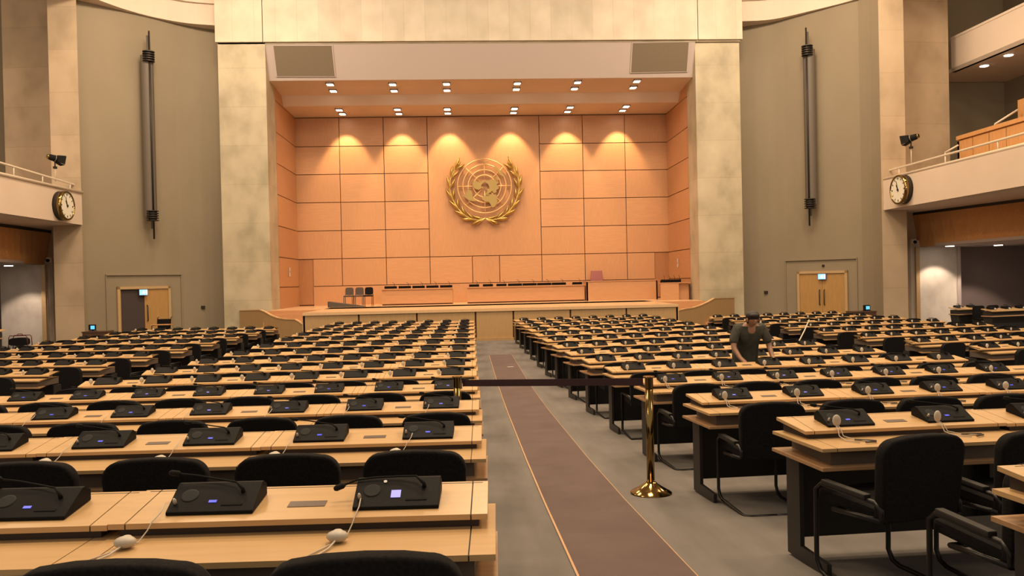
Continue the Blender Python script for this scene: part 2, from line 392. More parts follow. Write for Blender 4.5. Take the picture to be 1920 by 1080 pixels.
for pts, nm, ox in ((CL, 'ceiling_cove_west', -1), (CR, 'ceiling_cove_east', 1)):
    s = smooth(pts); b = MB()
    inn = [(x+ox*.0, y) for x, y in s]; out = [(x+ox*1.2, y+1.1) for x, y in s]
    cen = Vector((.8, 24, 0))
    def sh(q, d): v = Vector((q[0], q[1], 0)); return v+(v-cen).normalized()*d
    A = [sh(q, 0) for q in s]; B = [sh(q, 1.4) for q in s]; C = [sh(q, -.16) for q in s]
    for i in range(len(s)-1):
        b.hexa([(*A[i].xy, 12.78), (*A[i+1].xy, 12.78), (*B[i+1].xy, 12.78), (*B[i].xy, 12.78)], [(*A[i].xy, 13.62), (*A[i+1].xy, 13.62), (*B[i+1].xy, 13.62), (*B[i].xy, 13.62)])
        b.hexa([(*C[i].xy, 13.62), (*C[i+1].xy, 13.62), (*B[i+1].xy, 13.62), (*B[i].xy, 13.62)], [(*C[i].xy, 14.6), (*C[i+1].xy, 14.6), (*B[i+1].xy, 14.6), (*B[i].xy, 14.6)])
    struct(b.build(nm, 'white'))
AR, BR_, CR_ = (14.95, 27.2), (16.5, 28.6), (18.4, 28.75)
AL, BL_, CL_ = (-14.1, 28.9), (-16.2, 31.1), (-18.1, 31.25)
struct(MB().prism([(14.83, 27.2), (atY(1701, 450, 27.2).x, 27.2), (atY(1701, 450, 27.2).x+.02, 28.5), CR_, (18.4, 30.6), (16.9, 30.6)], 0, 15).build('wall_pier_east', ['stone_pier']))
struct(MB().prism([AL, (atY(100, 450, 28.9).x, 28.9), (atY(100, 450, 28.9).x-.02, 31.0), CL_, (-18.1, 33), (-16.8, 33)], 0, 15).build('wall_pier_west', ['stone_pier']))
struct(MB().prism([(16.56, 28.6), (18.55, 28.72), (18.55, 28.6), (16.6, 28.45)], 0, 3.3).build('wall_marble_east', 'marble'))
struct(MB().prism([(-16.3, 31.05), (-18.3, 31.2), (-18.3, 31.05), (-16.35, 30.9)], 0, 3.3).build('wall_marble_west', 'marble'))
# recesses beside the piers
struct(MB().box(18.3, 24, 31, 31.2, 4.3, 15).box(22.2, 22.4, 12, 31, 4.3, 15).build('wall_gallery_east', 'olive'))
struct(MB().box(-24, -18, 33, 33.2, 4.3, 15).build('wall_gallery_west', 'olive'))
struct(MB().box(18.5, 27, 29.6, 29.8, 0, 4.3).box(26.8, 27, 10, 29.6, 0, 4.3).build('wall_undercroft_east', 'mauvewall'))
struct(MB().box(-26, -18.2, 32, 32.2, 0, 4.4).box(-26, -25.8, 12, 32, 0, 4.4).build('wall_undercroft_west', 'mauvewall'))
struct(MB().box(18.5, 18.62, 28.55, 28.75, 0, 3.25).build('trim_4', 'soffit'))

# balconies
def balcony(X, Ye, y0, z0, z1, B, C, sg, nm):
    x0, x1 = sorted((X, X+.14*sg))
    b = MB().box(x0, x1, y0, Ye, z0, z1)
    b.prism([(X+.1*sg, y0), (X+.1*sg, Ye), B, C, (X+sg*9, C[1]), (X+sg*9, y0)], z0, z0+.18)
    return struct(b.build(nm, 'white'))
balcony(14.9, 27.22, 13, 4.36, 5.42, BR_, CR_, 1, 'wall_balcony_east')
balcony(-14.1, 28.93, 15, 4.48, 5.6, BL_, CL_, -1, 'wall_balcony_west')
def rail(name, pts, r, label, posts=()):
    t = thing(name, label, 'handrail', pts[0]); o = Vector(pts[0])
    MB().tube([Vector(p)-o for p in pts], r, 10).build('rail_tube', 'rail', t)
    for a, b_ in posts: MB().tube([Vector(a)-o, Vector(b_)-o], .02, 8).build('rail_post', 'rail', t)
    return t
rail('balcony_rail', [(14.95, 27.25, 5.47), (14.95, 13, 5.47)], .058, 'thick cream cap rail along the balcony parapet nearer the wood-fronted gallery')
rail('balcony_rail', [(-14.1, 28.98, 5.66), (-14.1, 15, 5.66)], .058, 'thick cream cap rail along the balcony parapet above the walker')
def upper(X, q, base, lb):
    P = [atX(x, y, X) for x, y in q]
    ps = [(P[i].lerp(P[i+1], f_), ) for i in (0,) for f_ in (.12, .5, .85)]
    rail('balcony_rail', [Vector((X, P[0].y+.05, base))]+[P[0]]+[P[1]]+[P[1]+(P[1]-P[0]).normalized()*3], .036, lb, [((v.x, v.y, base), tuple(v)) for (v,) in ps])
upper(15.15, [(1662, 321), (1920, 250)], 5.42, 'slim raised cream rail above the parapet nearer the wood-fronted gallery')
upper(-14.35, [(146, 348), (0, 305)], 5.6, 'slim raised cream rail above the parapet over the walker')
# black cable lying on the parapet
for X, z, Y0, nm, lb in ((15.08, 5.44, 27, 1, 'thin black cable lying along the parapet by the wood-fronted gallery'), (-14.25, 5.62, 28.4, -1, 'thin black cable lying along the parapet above the walker')):
    random.seed(3)
    tag(MB().tube([(X+random.uniform(-.03, .03), Y0-i*.5, z+.10*abs(math.sin(i*1.9))) for i in range(16)], .018, 6).build('cable', 'mic'), lb, 'cable')
# under-balcony wood fascia, tilted, and undercroft ceiling
def fascia(q, ztop, zfar_b, sg, nm, cy):
    (t0, b0, t1, b1) = q
    T0, T1 = atZ(*t0, ztop), atZ(*t1, ztop); B0 = atY(*b0, T0.y-.1); B1 = atZ(*b1, B0.z)
    T1 = T0+(T1-T0)*1.5; B1 = B0+(B1-B0)*1.5
    out = Vector((.1*sg, .05, 0))
    b = MB(); N_ = 14
    for i in range(N_):
        f0, f1 = i/N_, (i+1)/N_
        b.slab([T0.lerp(T1, f0), T0.lerp(T1, f1), B0.lerp(B1, f1), B0.lerp(B1, f0)], out)
    struct(b.build(nm, 'fascia'))
    d = MB().slab([T0+Vector((0, 0, .1)), T1+Vector((0, 0, .1)), T1, T0], out*.6); struct(d.build(nm+'_gap', 'modesty'))
    return T0, T1, B0, B1
FE = fascia(((1702, 405), (1717, 464), (1920, 378), (1920, 448)), 4.26, 0, 1, 'trim_5', 0)
FW = fascia(((101, 438), (88, 497), (0, 425), (0, 491)), 4.36, 0, -1, 'trim_6', 0)
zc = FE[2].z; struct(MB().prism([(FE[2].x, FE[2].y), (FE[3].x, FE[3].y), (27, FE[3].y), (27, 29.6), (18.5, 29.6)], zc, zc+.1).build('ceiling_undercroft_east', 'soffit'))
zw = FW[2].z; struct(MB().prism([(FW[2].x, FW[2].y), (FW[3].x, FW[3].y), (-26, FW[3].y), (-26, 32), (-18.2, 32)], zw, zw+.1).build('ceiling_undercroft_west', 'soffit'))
struct(MB().box(-.07, .07, -.05, .05, 0, zc).build('trim_7', 'frame')).location = (atY(1721, 560, 28.35).x, 28.35, 0)
struct(MB().box(-.08, .08, -.05, .05, 0, zw).build('trim_8', 'frame')).location = (atY(83, 560, 30.7).x, 30.7, 0)
spot('undercroft_spot_light', (18.4, 23.5, zc-.05), (18.4, 24.2, 0), 260, math.radians(120), .6, (1, .78, .58))  # added out-of-view spot that brightens the raised side desks
spot('undercroft_spot_light', (-17, 21.5, zw-.05), (-17, 22.2, 0), 200, math.radians(120), .6, (1, .78, .58))  # added spot without a fitting, lifts the desk by the walker
# upper gallery
U0, U1 = atY(1784, 136, 29.4), None
U1 = atZ(1920, 80, U0.z); U1 = U0+(U1-U0)*1.3
hU = atY(1782, 75, 29.4).z-U0.z
b = MB().slab([U0, U1, U1+Vector((0, 0, hU)), U0+Vector((0, 0, hU))], (.15, .0, 0))
b.prism([(U0.x, U0.y), (U1.x, U1.y), (24, U1.y), (24, 30.9), (U0.x+.05, 30.9)], U0.z, U0.z+.15)
b.slab([U0+Vector((-.02, 0, hU)), U1+Vector((-.02, 0, hU)), U1+Vector((-.02, 0, hU+.09)), U0+Vector((-.02, 0, hU+.09))], (.22, 0, 0))
struct(b.build('wall_upper_gallery', 'white'))
# wood-fronted gallery behind the balcony rail
G0, G1 = atX(1795, 256, 17.6), atX(1920, 224, 17.6); G1 = G0+(G1-G0)*1.4
b = MB().box(17.6, 17.72, G1.y, G0.y, 4.5, G0.z-.18).box(17.55, 17.75, G1.y, G0.y, G0.z-.14, G0.z)
for i in range(1, 9): b.m(1).box(17.592, 17.602, G0.y-i*.85-.008, G0.y-i*.85, 4.5, G0.z-.18)
b.m(0).box(17.6, 22, G0.y-.1, G0.y, 4.5, G0.z)
H0 = atX(1908, 188, 19.6)
b.box(19.6, 19.75, H0.y-5, H0.y, 4.5, H0.z)
struct(b.build('wall_gallery_front', ['fascia', 'gap']))
rail('stair_rail', [atX(1772, 286, 17.0), atX(1797, 272, 17.3)], .03, 'short white stair rail where the gallery wood front begins', [((17.0, atX(1772, 286, 17.0).y, 4.5), tuple(atX(1772, 286, 17.0)))])
rail('stair_rail', [atX(1865, 233, 18.6), atX(1908, 206, 19.4)], .035, 'sloping white stair rail above the gallery wood front', [((18.6, atX(1865, 233, 18.6).y, 4.5), tuple(atX(1865, 233, 18.6)))])
struct(MB().box(-32, 32, -2, 40, 16, 16.2).build('ceiling', 'white'))

# wing walls that shield the stage steps
def wing(q, a, b_, nm, th):
    pts = [atV(x, y, a, b_) for x, y in q]
    b = MB(); t = Vector(th)
    low = [Vector((v.x, v.y, 0)) for v in pts]
    for i in range(len(pts)-1): b.hexa([low[i], low[i+1], pts[i+1], pts[i]], [v+t for v in (low[i], low[i+1], pts[i+1], pts[i])])
    struct(b.build(nm, 'stagefront'))
    c = MB(); up = Vector((0, 0, .03))
    for i in range(len(pts)-1): c.hexa([pts[i]-t*.2, pts[i+1]-t*.2, pts[i+1]+t*1.2, pts[i]+t*1.2], [v+up for v in (pts[i]-t*.2, pts[i+1]-t*.2, pts[i+1]+t*1.2, pts[i]+t*1.2)])
    struct(c.build(nm+'_cap', 'desk'))
wing([(449, 583), (487, 582), (497, 586), (507, 592), (520, 597), (536, 599.5), (553, 600), (560, 604), (567, 609)], (-9.27, 31.4), (-5.97, 27.5), 'wall_wing_west', (.06, .05, 0))
wing([(1273, 583), (1285, 580), (1300, 578), (1315, 573), (1328, 567), (1340, 560), (1377, 559)], (7.43, 27.5), (10.9, 31.5), 'wall_wing_east', (-.06, .05, 0))

# doors in the curved walls
def door_set(a, b_, xl, xr, yt, q, nm, sign, open_leaf, rec):
    d = Vector((b_[0]-a[0], b_[1]-a[1], 0)).normalized(); n = Vector((d.y, -d.x, 0))
    if n.y > 0: n = -n
    L = atV(xl, yt, a, b_); R = atV(xr, yt, a, b_)
    if (R-L).dot(d) < 0: d = -d
    W = (R-L).length; H = (L.z+R.z)/2
    org = Vector((L.x, L.y, 0)); ang = math.atan2(d.y, d.x)
    f_ = MB().box(0, .10, -.10, .02, 0, H).box(W-.10, W, -.10, .02, 0, H).box(0, W, -.10, .02, H-.10, H)
    fo = struct(f_.build(nm, 'frame')); fo.location = org; fo.rotation_euler.z = ang
    if (Matrix.Rotation(ang, 3, 'Z') @ Vector((0, -1, 0))).dot(n) < 0: raise ValueError
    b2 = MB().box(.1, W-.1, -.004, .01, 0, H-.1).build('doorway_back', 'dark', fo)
    for i in (0, 1):
        if i == 0 and open_leaf: continue
        x0 = .1 if i == 0 else W/2+.004; x1 = W/2-.004 if i == 0 else W-.1
        lf = MB().box(x0, x1, -.05, -.008, .01, H-.1).build('door_leaf', 'doorwood', fo)
        hx = x1-.09 if i == 0 else x0+.09
        MB().tube([(hx, -.05, .85), (hx, -.11, .87), (hx, -.11, 1.45), (hx, -.05, 1.47)], .02, 8).build('door_handle', 'dkmetal', lf)
    if open_leaf:   # leaf swung back into the dark lobby
        MB().box(.1, .14, -.05, -.0045, .01, H-.1).build('door_leaf', 'doorwood', fo)
    r = [atV(x, y, a, b_) for x, y in rec]
    b3 = MB(); inv = lambda v: Vector(((v-org).dot(d), 0, v.z))
    r0_, r1_ = inv(r[0]), inv(r[1]); zt = (r0_.z+r1_.z)/2
    b3.box(r0_.x-.035, r0_.x, -.05, .0, 0, zt).box(r1_.x, r1_.x+.035, -.05, .0, 0, zt).box(r0_.x-.035, r1_.x+.035, -.07, .0, zt, zt+.05)
    ro = struct(b3.build(sign[2], 'olive')); ro.location = org; ro.rotation_euler.z = ang
    s = thing('exit_sign', sign[0], 'exit sign', org+d*(W*(.46 if open_leaf else .52))+n*.14+Vector((0, 0, H-.23)), ang, 'blue exit signs')
    MB().box(-.16, .16, -.02, .03, -.115, .115).build('sign_case', 'metal', s)
    MB().box(-.15, .15, -.03, -.02, -.105, .105).build('sign_face', 'exit', s)
    g_ = MB().ball((.02, -.033, .06), (.02, .004, .02), 8).tube([(.02, -.033, .035), (0, -.033, -.015), (.04, -.033, -.04), (.03, -.033, -.085)], .013, 6).tube([(0, -.033, -.015), (-.05, -.033, -.045), (-.09, -.033, -.04)], .013, 6).tube([(-.05, -.033, .01), (.015, -.033, .02), (.07, -.033, -.01)], .011, 6)
    g_.box(.09, .135, -.034, -.03, -.08, .08); g_.build('sign_pictogram', 'exitw', s)
    return org, d, n, W, H, ang
DW = door_set(WL[3], WL[4], 218, 318, 537, None, 'door_1', ('blue lit exit sign over the half-open double door', 0, 'trim_9'), True, [(199, 516), (338, 516)])
DE = door_set(WR[3], WR[4], 1496, 1590, 508, None, 'door_2', ('blue lit exit sign over the closed double door', 0, 'trim_10'), False, [(1474, 489), (1606, 486)])
p = atV(1544, 498, WR[3], WR[4])
tag(MB().lathe([(.05, 0), (.05, .05), (.03, .07)], p, 10, DE[2]).build('detector', 'dkmetal'), 'tiny dark detector on olive wall above the closed double door', 'detector')
for (x, y, a, b_, lb) in ((381, 576, WL[1], WL[2], 'small dark wall socket on olive wall beside the stage pillar'), (1436, 548, WR[1], WR[2], 'small dark wall socket on olive wall between pillar and closed door')):
    p = atV(x, y, a, b_); tag(MB().box(p.x-.07, p.x+.07, p.y-.06, p.y+.03, p.z-.06, p.z+.06).build('wall_socket', 'dkmetal', bevel=.01), lb, 'socket')

# tall wall lamps
def sconce(q, a, b_, body, label):
    n = Vector((b_[1]-a[1], a[0]-b_[0], 0)).normalized()
    if n.y > 0: n = -n
    A = Vector((a[0], a[1], 0))+n*.55; B = Vector((b_[0], b_[1], 0))+n*.55
    P = [atV(x, y, A, B) for x, y in q]   # rod top, upper collar, lower collar, rod bottom
    c = Vector((P[0].x, P[0].y, 0)); t = thing('wall_lamp', label, 'wall lamp', (c.x, c.y, P[3].z), 0, 'tall wall lamps')
    z = lambda i: P[i].z-P[3].z
    MB().tube([(0, 0, 0), (0, 0, z(0))], .035, 8).build('rod', 'dkmetal', t)
    back = -n*.27
    ang = math.atan2(n.y, n.x)
    pts = [(.24*math.cos(ang+s_), .24*math.sin(ang+s_)) for s_ in np.linspace(-PI/2, PI/2, 13)]
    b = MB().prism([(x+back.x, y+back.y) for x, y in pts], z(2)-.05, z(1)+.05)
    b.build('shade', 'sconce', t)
    MB().tube([(back.x*.45, back.y*.45, z(2)-.5), (back.x*.45, back.y*.45, z(0)-.15)], .055, 10).build('lit_strip_tube', 'metal', t)  # lighter tube imitates the lit strip along the shadowed body
    for i in (1, 2):
        f_ = MB()
        for k_ in range(5): f_.lathe([(.22, 0), (.22, .03)], (back.x*.3, back.y*.3, z(i)-.2+k_*.09), 20, sm=False)
        f_.lathe([(.15, -.2), (.15, .2)], (back.x*.3, back.y*.3, z(i)), 14); f_.build('collar', 'dkmetal', t)
    for i, s_ in ((1, 1), (2, -1)):
        MB().box(-.04+back.x*.5, .04+back.x*.5, min(0, -n.y*.55), max(.02, -n.y*.55), z(i)-.1*s_-.03, z(i)-.1*s_+.03).build('bracket', 'dkmetal', t)
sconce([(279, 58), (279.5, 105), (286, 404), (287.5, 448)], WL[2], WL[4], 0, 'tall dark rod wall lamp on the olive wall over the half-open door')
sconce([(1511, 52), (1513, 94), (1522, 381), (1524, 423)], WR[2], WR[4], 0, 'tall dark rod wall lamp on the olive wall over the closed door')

# stage downlights: square recessed lamps in pairs
nA = [(619, 157), (625, 169.5), (736, 157), (739, 169), (837, 156), (838, 168), (970, 155), (968, 166), (1083, 153), (1077, 165), (1194, 151), (1187, 163)]
nB = [(636, 205), (642, 212.5), (745, 204), (748, 212), (838.5, 203.5), (839.5, 211), (964.5, 202.5), (962.5, 210), (1069, 200), (1064, 208), (1174, 198.5), (1167, 206)]
cols = 'three-chair end,second from the three-chair end,third from the three-chair end,third from the lectern end,second from the lectern end,lectern end'.split(',')
for nm, q, zz in (('front', nA, 0), ('rear', nB, 9.93)):
    for i, (x, y) in enumerate(q):
        if zz: z_ = zz
        else: z_ = 10.44 if i % 2 == 0 else 10.39
        p = atZ(x, y, z_)
        t = thing('downlight', f'square downlight, {"outer" if i % 2 == 0 else "inner"} of pair, {nm} ceiling row, {cols[i//2]}', 'downlight', (p.x, p.y, z_), 0, 'stage ceiling downlights')
        MB().box(-.13, .13, -.16, .16, -.045, -.03).build('lamp_face', 'lamp', t)
        f_ = MB()
        for s_ in (-1, 1): f_.box(s_*.145-.015, s_*.145+.015, -.19, .19, -.05, .02); f_.box(-.16, .16, s_*.175-.015, s_*.175+.015, -.05, .02)
        f_.build('lamp_frame', 'soffit', t)
for (x, y, zz, lb, nm) in ((1845.5, 123, U0.z, 'round downlight under upper gallery, nearer the stone pier', 'u'), (1891, 103, U0.z, 'round downlight under upper gallery, farther from the stone pier', 'u'),
                       (1781, 459.5, zc, 'round downlight under balcony, nearer the clouded marble panel', 'l'), (1872, 457.5, zc, 'round downlight under balcony, farther from the clouded marble panel', 'l'), (16, 497.5, zw, 'round downlight under the balcony above the walker', 'l')):
    p = atZ(x, y, zz)
    if nm == 'l': p = atY(x, y, 27.6 if x > 100 else 29.6); p.z = min(p.z, zz)-.001
    t = thing('round_downlight', lb, 'downlight', p, 0, 'balcony downlights')
    MB().lathe([(.14, -.03), (.14, -.012)], (0, 0, 0), 16).build('lamp_face', 'lamp', t); MB().lathe([(.19, -.012), (.19, .0)], (0, 0, 0), 16).build('lamp_ring', 'soffit', t)
    if nm == 'l':
        spot('undercroft_spot_light', (p.x, p.y, p.z-.05), (p.x, p.y+.45, 0), 230, math.radians(95), .35, (1, .78, .58))
    else: spot('gallery_lamp_light', (p.x, p.y, p.z-.06), (p.x, p.y, 0), 60, math.radians(110), .8)
#@@PART2
# ================================================================== STAGE FURNITURE
# emblem: traced in its own plane, centred on the globe, unit = outer ring radius
E0 = Vector(atY(908.5, 349.3, YB-.14)); RE = 1.262
em = thing('gilded_emblem', 'large gilded world map emblem with two laurel branches on the panelled stage wall', 'emblem', E0)
eu = lambda x, y: ((x-597)/346*RE, (468-y)/346*RE)
b = MB()
for r in (1, .80, .605, .41):
    b.tube([(RE*r*math.cos(a), -.05, RE*r*math.sin(a)) for a in np.linspace(0, 2*PI, 65)[:-1]], .030, 6, close=True)
for k in range(8):
    a = k*PI/4
    b.tube([(RE*.18*math.cos(a), -.05, RE*.18*math.sin(a)), (RE*(.99 if k != 2 else .86)*math.cos(a), -.05, RE*(.99 if k != 2 else .86)*math.sin(a))], .026, 6)
for k in range(8):
    a = k*PI/4+PI/8; b.tube([(RE*.6*math.cos(a), 0.1395, RE*.6*math.sin(a)), (RE*.6*math.cos(a), -.05, RE*.6*math.sin(a))], .02, 5)
b.build('globe_grid', 'ring', em)
LAND = [[(440, 430), (470, 398), (490, 392), (503, 410), (545, 420), (572, 398), (602, 394), (612, 404), (592, 420), (566, 438), (552, 468), (560, 490), (545, 503), (515, 520), (508, 510), (490, 512), (470, 500), (452, 470)],
 [(612, 404), (642, 400), (664, 392), (690, 384), (705, 395), (722, 392), (738, 378), (748, 410), (780, 412), (768, 440), (752, 448), (770, 478), (778, 500), (768, 512), (745, 525), (752, 548), (722, 566), (700, 545), (690, 535), (672, 548), (655, 560), (640, 572), (602, 586), (612, 565), (630, 540), (628, 520), (652, 515), (658, 488), (650, 460), (632, 436), (612, 424)],
 [(556, 612), (600, 594), (640, 600), (668, 572), (690, 580), (712, 590), (738, 572), (748, 598), (752, 640), (762, 662), (750, 690), (735, 712), (722, 738), (700, 748), (676, 735), (670, 710), (655, 680), (648, 668), (612, 672), (575, 650), (556, 632)],
 [(372, 530), (382, 508), (405, 514), (428, 528), (437, 570), (442, 602), (468, 640), (492, 650), (478, 662), (440, 660), (404, 656), (372, 634), (350, 618), (335, 604), (302, 592), (332, 578), (352, 562)],
 [(722, 226), (748, 208), (768, 228), (778, 252), (808, 272), (822, 300), (835, 322), (850, 355), (836, 352), (812, 332), (786, 310), (770, 282), (748, 262), (738, 245)],
 [(736, 352), (752, 348), (772, 362), (782, 388), (776, 402), (758, 384), (745, 372)], [(580, 160), (625, 150), (660, 150), (640, 162), (605, 170)],
 [(560, 486), (578, 470), (584, 492), (568, 502)], [(615, 582), (645, 574), (668, 580), (640, 590)], [(395, 488), (414, 492), (430, 506), (412, 506)]]
for q in LAND:
    jr = random.Random(len(q)*7+int(q[0][0])); qq = []
    for i in range(len(q)):
        a_, b_ = Vector(q[i]), Vector(q[(i+1) % len(q)]); n_ = max(1, int((b_-a_).length/9)); nn = Vector((a_.y-b_.y, b_.x-a_.x)).normalized()
        for j in range(n_): qq.append(a_+(b_-a_)*(j/n_)+(nn*jr.uniform(-3.2, 3.2) if j else Vector((0, 0))))
    pts = [eu(*p_) for p_ in qq]
    MB().hexa([(x, -.06, z) for x, z in pts], [(x, -.13, z) for x, z in pts]).build('landmass', 'goldflat', em)
def leaf(b, base, tip, wd, lift):
    B, T = Vector((base[0], 0, base[1])), Vector((tip[0], 0, tip[1])); d = (T-B); L_ = d.length; d.normalize(); s = Vector((-d.z, 0, d.x))
    rows = []
    for t_ in np.linspace(0, 1, 8):
        wv = wd*math.sin(PI*min(1, t_*.92+.08))**.8*(1-.25*t_); c = B+d*L_*t_; bow = Vector((0, -lift*math.sin(PI*t_)-.03, 0))
        rows.append([c-s*wv+bow*.3, c-s*wv*.5+bow*.75, c+bow+Vector((0, -wd*.55, 0)), c+s*wv*.5+bow*.75, c+s*wv+bow*.3])
    b.strip([[tuple(v) for v in r] for r in rows])
for sg in (-1, 1):
    b = MB()
    ctl = [(0, -1.205), (.30, -1.255), (.62, -1.16), (.90, -.94), (1.12, -.62), (1.27, -.22), (1.27, .18), (1.15, .52), (.98, .78)]
    sp = smooth([(x*sg*RE, z*RE) for x, z in ctl], 6)
    b.tube([(x, -.06, z) for x, z in sp], [.035]*(len(sp)-8)+[.028-.003*i for i in range(8)], 6)
    b.tube([(-.02*sg*RE, -.08, -1.215*RE), (-.17*sg*RE, -.08, -1.30*RE), (-.34*sg*RE, -.08, -1.44*RE)], .028, 6)
    n_ = len(sp)
    for i in range(2, n_-2, 6):
        p_ = Vector(sp[i]); t_ = (Vector(sp[min(i+3, n_-1)])-p_).normalized(); o_ = Vector((t_.y, -t_.x))*sg
        fr = i/n_
        leaf(b, p_, p_+(t_*.52+o_*(.12))*RE*1.0, .074*RE, .11)
        leaf(b, p_, p_+(t_*.42-o_*(.21))*RE*(.95), .064*RE, .08)
    leaf(b, Vector(sp[-3]), Vector(sp[-1])+Vector((-.12*sg, .16))*RE, .055*RE, .08)
    b.build('laurel_branch', 'gold', em)

def stage_desk(label, x0, x1, yf, ztop, dep=.8, extra=()):
    t = thing('stage_desk', label, 'desk', ((x0+x1)/2, yf, ZS)); h = ztop-ZS; W = (x1-x0)/2
    MB().box(-W, W, 0, .05, .06, h-.03).build('front_panel', 'panelH', t)
    MB().box(-W-.04, W+.04, -.05, .04, h-.03, h+.02).box(-W, W, .04, dep, h-.16, h-.12).build('ledge', 'panelV', t)
    for s_ in (-1, 1): MB().box(s_*(W-.03)-.03, s_*(W-.03)+.03, .05, dep, 0, h-.03).build('side_panel', 'panelV', t)
    MB().box(-W+.02, W-.02, .03, .06, 0, .06).build('plinth', 'gap', t)
    return t
z_ = lambda x, y, Y: atY(x, y, Y).z
YD = 34.4
xl = lambda x, y, Y=YD: atY(x, y, Y).x
stage_desk('long orange-wood stage desk with five dark consoles, right of the three chairs'.replace('right of', 'next to'), xl(716, 555), xl(849, 555), YD, z_(780, 541.5, YD))
stage_desk('longest central orange-wood stage desk below the gilded emblem', xl(876, 552), xl(1097, 552), YD+.1, z_(985, 536.5, YD+.1))
# tall plain dais block beside the central desk
t = thing('stage_dais', 'plain tall orange-wood dais block with a maroon chair back showing above', 'dais', (xl(1166, 550), YD-.1, ZS)); W = (xl(1232, 550)-xl(1099.5, 550))/2; h = z_(1166, 526, YD-.1)-ZS
MB().box(-W, W, 0, .06, 0, h-.03).box(W-.06, W, 0, 1.2, 0, h-.03).box(-W, -W+.06, 0, 1.2, 0, h-.03).build('dais_panel', 'panelH', t)
MB().box(-W-.02, W+.02, -.03, 1.2, h-.03, h).build('dais_top', 'panelV', t)
t = thing('maroon_chair', 'maroon leather chair whose back rises behind the plain dais block', 'chair', (xl(1119.5, 515, 35.9), 35.9, ZS)); hb = z_(1119, 507, 35.9)-ZS
b = MB(); b.hexa([(-.34, .0, .5), (.34, 0, .5), (.34, .1, .5), (-.34, .1, .5)], [(-.26, .12, hb), (.26, .12, hb), (.26, .2, hb), (-.26, .2, hb)]); b.build('backrest', 'maroon', t, bevel=.03)
MB().box(-.33, .33, -.5, .02, .40, .52).build('seat', 'maroon', t, bevel=.03)
MB().tube([(0, -.2, .4), (0, -.2, .05)], .04).tube([(-.3, -.2, .04), (.3, -.2, .04)], .03).tube([(0, -.5, .04), (0, .1, .04)], .03).build('chair_base', 'dkmetal', t)
def stage_console(p, W, label, group, h=.11):
    t = thing('stage_console', label, 'console', p, 0, group)
    MB().hexa([(-W, .02, 0), (W, .02, 0), (W, .22, 0), (-W, .22, 0)], [(-W, .0, h), (W, 0, h), (W, .20, h-.05), (-W, .20, h-.05)]).build('console_body', 'console', t)
    MB().tube([(W*.6, .1, h-.03), (W*.6, .08, h+.1), (W*.3, .12, h+.17)], .008, 6).build('gooseneck', 'mic', t)
zz = z_(780, 541.5, YD)+.02
for i, x in enumerate((732, 758.5, 784.5, 810.5, 836.5)):
    stage_console((xl(x, 540), YD+.06, z_(x, 542-(x-732)*.02, YD)+.015), xl(x+11.5, 540)-xl(x, 540), f'dark flat console on the five-console stage desk, {ORD[i+1]} from the three chairs', 'consoles on the five-console stage desk')
for i, x in enumerate((889, 915, 940.5)):
    stage_console((xl(x, 536, YD+.1), YD+.16, z_(985, 536.5, YD+.1)+.02), xl(x+9.5, 536)-xl(x, 536), f'dark flat console on central stage desk, {ORD[i+1]} from the five-console desk', 'consoles on the central stage desk')
for i in range(4):
    x = 966+i*27.5
    stage_console((xl(x, 534, YD+.1), YD+.16, z_(985, 536.5, YD+.1)+.02), xl(x+13.2, 536)-xl(x, 536), f'dark flat console in the unbroken run on central stage desk, {ORD[i+1]} from the emblem side', 'consoles on the central stage desk')
stage_console((xl(1083, 533, YD+.1), YD+.16, z_(985, 536.5, YD+.1)+.02), xl(1092, 536)-xl(1083, 536), 'dark flat console on central stage desk beside the plain dais block', 'consoles on the central stage desk')
# lectern
LY = 32.6; lx0, lx1, lx2 = xl(1239, 545, LY), xl(1273, 545, LY), xl(1298.5, 545, LY); lh = z_(1255, 531, LY)-ZS
t = thing('stage_lectern', 'square wooden lectern topped with small dark consoles beside the stage side wall', 'lectern', (lx0, LY, ZS)); W = lx1-lx0
MB().box(0, W, 0, .05, 0, lh).build('front_panel', 'panelH', t)
W2 = lx2-lx1-.1
MB().box(W, W+W2, .2, .25, 0, lh-.02).box(W-.05, W, .05, .25, 0, lh).build('side_panel', 'panelV', t)
MB().box(-.02, W+W2, -.02, .5, lh, lh+.03).build('lectern_top', 'panelV', t)
MB().box(W+W2, W+W2+.05, .15, .27, 0, lh-.05).build('end_strip', 'dark', t)
for i in range(4):
    stage_console((lx0+.16+i*.22, LY+.12, ZS+lh+.03), .10, f'small dark console on the wooden lectern, {ORD[i+1]} from its inner end', 'consoles on the lectern', .13)
